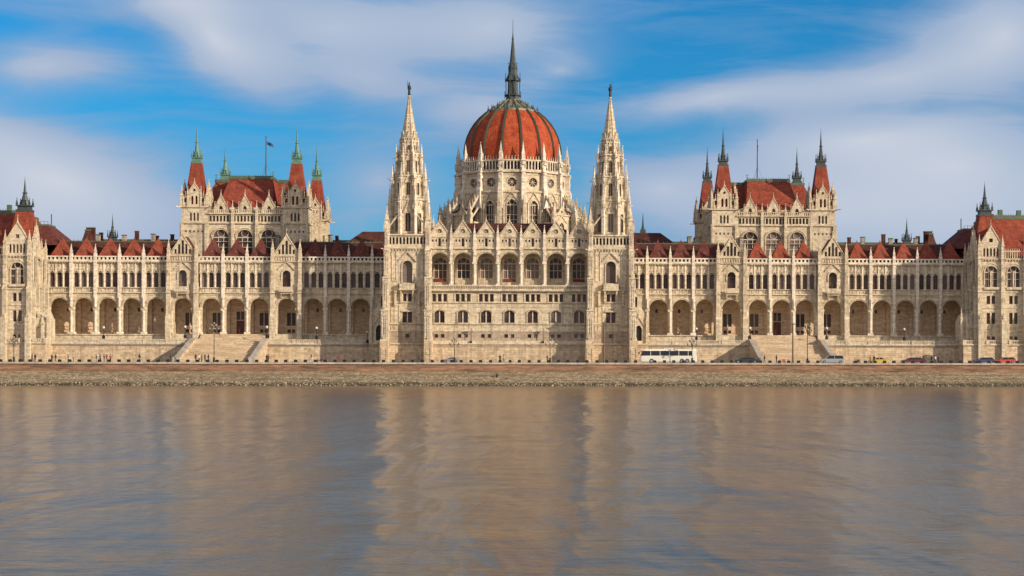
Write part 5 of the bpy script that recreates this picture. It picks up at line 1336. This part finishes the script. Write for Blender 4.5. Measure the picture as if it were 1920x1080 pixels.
ho = hb.build('hair', 'iron'); HAIR = ho.data; bpy.data.objects.remove(ho)
CL = {}
def cloth(c):
    if c not in CL:
        cols = {'black': (.012, .012, .015), 'navy': (.02, .028, .07), 'grey': (.12, .12, .13), 'white': (.6, .58, .55), 'red': (.3, .03, .03), 'brown': (.09, .05, .03), 'blue': (.06, .12, .28), 'beige': (.36, .28, .19), 'green': (.05, .09, .05)}
        CL[c] = plain('cloth_'+c, cols[c], .9)
    return CL[c]
PM = {}
def person(x, y, z, rz, pose, top, leg, lab, grp='people on the quay'):
    key = (pose, top, leg)
    if key not in PM:
        me = BODY[pose].copy()
        me.materials.clear()
        for m_ in (M['skin'], cloth(top), cloth(leg), M['iron']): me.materials.append(m_)
        for p in me.polygons:
            cz = p.center.z; cx_ = abs(p.center.x)
            p.material_index = 0 if cz > 1.49 else (3 if cz < .09 else (2 if cz < .93 and cx_ < .2 else (0 if cz < .9 or (pose == 'wide' and p.center.y < -.24) else 1)))
        PM[key] = me
    o = bpy.data.objects.new('person', PM[key]); COL.objects.link(o)
    o.location = (x, y, z); o.rotation_euler.z = rz; sc = random.uniform(.94, 1.05); o.scale = (sc,)*3
    tag(o, lab, 'person', grp)
    h = bpy.data.objects.new('hair', HAIR); COL.objects.link(h); h.parent = o
if BODY['stand']:
    zz = ZD+.12
    X = lambda px, y: 5.5+(px-1000)/(3200/(403+y))
    PP = [(18, 'stand', 'grey', 'black', 'person in grey alone at the far left of the quay'),
          (79, 'walk', 'brown', 'black', 'person in a brown jacket walking below the left end pavilion'), (86, 'walk', 'black', 'navy', 'person in black walking close behind one in a brown jacket'),
          (117, 'stand', 'navy', 'black', 'person in navy, left one of a pair by the left pavilion corner'), (124, 'walk', 'black', 'black', 'person all in black, right one of a pair by the left pavilion corner'),
          (146, 'stand', 'green', 'grey', 'person in a green coat standing beside a bollard'), (155, 'stand', 'beige', 'brown', 'person in a beige coat and brown trousers standing on the left quay'),
          (197, 'stand', 'black', 'grey', 'person in black and grey, leftmost of the group of five below the left arcade'), (205, 'wide', 'grey', 'black', 'person in grey with raised hands in the group below the left arcade'),
          (211, 'stand', 'navy', 'navy', 'person dressed all in navy in the middle of the group of five'), (216, 'wide', 'brown', 'brown', 'person all in brown with hands held together in the group of five'), (222, 'stand', 'red', 'black', 'person in a dark red top at the right end of the group of five'),
          (275, 'walk', 'black', 'grey', 'person in black walking at the tip of the staircase shadow'), (332, 'stand', 'black', 'brown', 'person in black with brown trousers at the foot of the left cheek of the staircase'),
          (378, 'stand', 'navy', 'black', 'person in navy at the left of the group before the left staircase'), (385, 'stand', 'white', 'navy', 'person in a white top before the left staircase'), (390, 'wide', 'black', 'black', 'person in black with hands together before the left staircase'),
          (396, 'stand', 'green', 'black', 'person in green beside the tall lamp before the left staircase'), (402, 'walk', 'black', 'navy', 'person in black and navy walking beside the tall lamp'),
          (508, 'wide', 'black', 'black', 'person in black, left one of a close pair right of the left staircase'), (511.5, 'stand', 'brown', 'black', 'person in brown, right one of a close pair beyond the left staircase'),
          (590, 'walk', 'black', 'white', 'person in a black top and white trousers on the shaded quay'), (641, 'wide', 'red', 'brown', 'person in red and brown beside the maroon scooter'),
          (790, 'walk', 'grey', 'black', 'person in grey at the foot of the left river tower'), (939, 'stand', 'black', 'black', 'person all in black, left one of a pair before the middle of the central block'), (946, 'wide', 'white', 'grey', 'person in white, right one of a pair before the middle of the central block'),
          (1027, 'stand', 'brown', 'brown', 'person in brown beside the many-globed lamp right of the middle'), (1433, 'walk', 'black', 'grey', 'person walking behind the low black saloon car'),
          (1454.5, 'stand', 'black', 'black', 'person all in black alone before the right staircase'), (1632, 'stand', 'red', 'navy', 'person in a red top left of the plum scooter'), (1638, 'wide', 'black', 'black', 'person in black with hands together by the plum scooter'),
          (1720, 'stand', 'brown', 'black', 'person in brown, leftmost behind the maroon car'), (1726, 'stand', 'red', 'black', 'person in red, second from the left behind the maroon car'), (1732, 'wide', 'brown', 'navy', 'person in brown and navy, third behind the maroon car'),
          (1748, 'stand', 'black', 'navy', 'person in black and navy at the rear of the maroon car'), (1755, 'wide', 'white', 'black', 'person in a white top at the rear of the maroon car'), (1761, 'stand', 'black', 'black', 'person all in black, rightmost at the rear of the maroon car')]
    for i, (px, pose, a, c, lab) in enumerate(PP):
        y = -23.0 if px < 1700 else -15.5
        if 1600 < px < 1650: y = -22
        person(X(px, y), y+random.uniform(-.5, .5), zz if y < -21 else ZD+.03, random.uniform(-3, 3), pose, a, c, lab)

# ------------------------------------------------------------------ light, sky, camera
sun = bpy.data.lights.new('sun', 'SUN'); sun.energy = 4.3; sun.angle = R(.6); sun.color = (1.0, .86, .69)
so = bpy.data.objects.new('sun', sun); COL.objects.link(so); so.rotation_euler = SUN_DIR.to_track_quat('Z', 'Y').to_euler()
W = bpy.data.worlds.new('World'); S.world = W; W.use_nodes = True
nt = W.node_tree; bg = nt.nodes['Background']
sky = nd(nt, 'ShaderNodeTexSky', sky_type='NISHITA'); sky.sun_disc = False; sky.sun_elevation = R(SUN_EL)
sky.sun_rotation = math.atan2(SUN_DIR.x, SUN_DIR.y); sky.air_density = 1.0; sky.dust_density = .6; sky.ozone_density = 1.6
tc = nd(nt, 'ShaderNodeTexCoord'); sx = nd(nt, 'ShaderNodeSeparateXYZ'); nt.links.new(tc.outputs['Generated'], sx.inputs[0])
def mth(op, a, b_=None, c=None):
    n = nd(nt, 'ShaderNodeMath', operation=op)
    for i, v in enumerate((a, b_, c)):
        if v is None: continue
        if hasattr(v, 'is_output'): nt.links.new(v, n.inputs[i])
        else: n.inputs[i].default_value = v
    return n.outputs[0]
yy = mth('MAXIMUM', mth('ABSOLUTE', sx.outputs[1]), .12)
U = mth('MULTIPLY_ADD', mth('DIVIDE', sx.outputs[0], yy), 3.2, 1.0)     # bearing
V = mth('MULTIPLY', mth('DIVIDE', sx.outputs[2], yy), 3.2)               # height
cb = nd(nt, 'ShaderNodeCombineXYZ'); nt.links.new(U, cb.inputs[0]); nt.links.new(V, cb.inputs[1])
# soft warp of the cloud field
mpw = nd(nt, 'ShaderNodeMapping'); mpw.inputs['Scale'].default_value = (1.6, 3.0, 1); nt.links.new(cb.outputs[0], mpw.inputs[0])
nw = nd(nt, 'ShaderNodeTexNoise', _Scale=1.0, _Detail=3.0, _Roughness=.5); nt.links.new(mpw.outputs[0], nw.inputs['Vector'])
vm = nd(nt, 'ShaderNodeVectorMath', operation='MULTIPLY_ADD'); nt.links.new(nw.outputs['Color'], vm.inputs[0]); vm.inputs[1].default_value = (.16, .09, 0); vm.inputs[2].default_value = (-.08, -.045, 0)
va = nd(nt, 'ShaderNodeVectorMath', operation='ADD'); nt.links.new(cb.outputs[0], va.inputs[0]); nt.links.new(vm.outputs[0], va.inputs[1])
# banks of cloud: (bearing, height, half-length, half-thickness, tilt, density)
BANKS = [(.40, .60, .20, .085, -38, 1.0), (.10, .545, .24, .07, 0, .7), (-.05, .42, .30, .10, -10, .55), (.12, .32, .40, .14, -14, .95), (.02, .24, .5, .2, 0, .75),
         (.33, .665, .4, .05, 0, .6), (.62, .62, .35, .11, 0, .7), (.92, .63, .30, .13, 0, .75), (.66, .52, .28, .09, -14, .5), (.90, .47, .18, .08, 10, .55), (1.06, .55, .14, .06, 15, .4), (.72, .32, .22, .13, 0, .45),
         (1.36, .49, .34, .045, 5, .8), (1.66, .53, .34, .07, 12, .7), (1.88, .61, .26, .15, 15, 1.0), (1.62, .41, .36, .08, 4, .85), (1.80, .36, .42, .14, 0, .85), (1.50, .29, .55, .13, 0, .85), (1.9, .22, .5, .2, 0, .7),
         (1.24, .33, .18, .07, 0, .55), (2.6, .5, .5, .2, 0, .8), (-.6, .5, .5, .25, 0, .7), (1.5, 1.05, .5, .1, -5, .6), (-.3, .95, .5, .1, 8, .5)]
acc = None
for u, v, a, t, rot, dn in BANKS:
    mp = nd(nt, 'ShaderNodeMapping', vector_type='TEXTURE'); mp.inputs['Location'].default_value = (u, v, 0); mp.inputs['Rotation'].default_value = (0, 0, R(rot)); mp.inputs['Scale'].default_value = (a*1.35, t*1.35, 1)
    nt.links.new(va.outputs[0], mp.inputs[0])
    gr = nd(nt, 'ShaderNodeTexGradient', gradient_type='QUADRATIC_SPHERE'); nt.links.new(mp.outputs[0], gr.inputs[0])
    acc = mth('MULTIPLY_ADD', gr.outputs['Fac'], dn*1.5, acc if acc is not None else 0.0)
mpf = nd(nt, 'ShaderNodeMapping'); mpf.inputs['Scale'].default_value = (2.6, 6.0, 1); mpf.inputs['Rotation'].default_value = (0, 0, R(8)); nt.links.new(va.outputs[0], mpf.inputs[0])
nf = nd(nt, 'ShaderNodeTexNoise', _Scale=1.0, _Detail=6.0, _Roughness=.55, _Distortion=.35); nt.links.new(mpf.outputs[0], nf.inputs['Vector'])
den = mth('MULTIPLY', acc, mth('MULTIPLY_ADD', nf.outputs['Fac'], 2.4, .1))
mps = nd(nt, 'ShaderNodeMapping'); mps.inputs['Scale'].default_value = (2.2, 13, 1); mps.inputs['Rotation'].default_value = (0, 0, R(-14)); nt.links.new(va.outputs[0], mps.inputs[0])
ns = nd(nt, 'ShaderNodeTexNoise', _Scale=1.0, _Detail=7.0, _Roughness=.6, _Distortion=.6); nt.links.new(mps.outputs[0], ns.inputs['Vector'])
ws = nd(nt, 'ShaderNodeMapRange', interpolation_type='SMOOTHSTEP'); nt.links.new(ns.outputs['Fac'], ws.inputs[0]); ws.inputs[1].default_value = .38; ws.inputs[2].default_value = .72; ws.inputs[3].default_value = -.06; ws.inputs[4].default_value = .40
den = mth('MAXIMUM', mth('ADD', den, ws.outputs[0]), 0.0)
# the horizon veil and the general thin veil
veil = mth('MULTIPLY_ADD', mth('SUBTRACT', 1.0, mth('MINIMUM', mth('MULTIPLY', mth('ABSOLUTE', V), 2.2), 1.0)), .34, .0)
den = mth('MINIMUM', mth('ADD', den, veil), 1.0)
tint = mixc(nt, 1.0, sky.outputs[0], (.13, .86, 1.42), 'MULTIPLY')
hs = nd(nt, 'ShaderNodeSeparateXYZ')
cloudc = mixc(nt, mth('MULTIPLY', acc, .5), (2.8, 4.4, 7.0), (7.2, 7.7, 8.7))
front = mixc(nt, den, tint, cloudc)
# added even bright sky behind the camera, fill for the shaded walls
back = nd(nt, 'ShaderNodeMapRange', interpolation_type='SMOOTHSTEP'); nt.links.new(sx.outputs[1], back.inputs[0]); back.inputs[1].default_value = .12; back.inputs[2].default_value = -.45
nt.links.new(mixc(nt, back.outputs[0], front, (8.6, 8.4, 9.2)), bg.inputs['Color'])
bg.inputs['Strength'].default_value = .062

cam = bpy.data.cameras.new('camera'); co = bpy.data.objects.new('camera', cam); COL.objects.link(co); S.camera = co
ALPHA = 2.2
co.location = (5.5, -400, 5.6)
cam.sensor_width = 36; cam.lens = 3200/1920*36
cam.shift_x = -(1122-960)/1920; cam.shift_y = (675-540)/1920
mrot = Matrix.Rotation(R(-ALPHA), 4, 'Z') @ Matrix.Rotation(R(90), 4, 'X') @ Matrix.Rotation(R(.09), 4, 'Z')
co.rotation_euler = mrot.to_euler()
cam.clip_start = 1; cam.clip_end = 9000
S.view_settings.view_transform = 'Standard'; S.view_settings.look = 'None'; S.view_settings.gamma = 1; S.view_settings.exposure = 0.45
S.cycles.max_bounces = 6
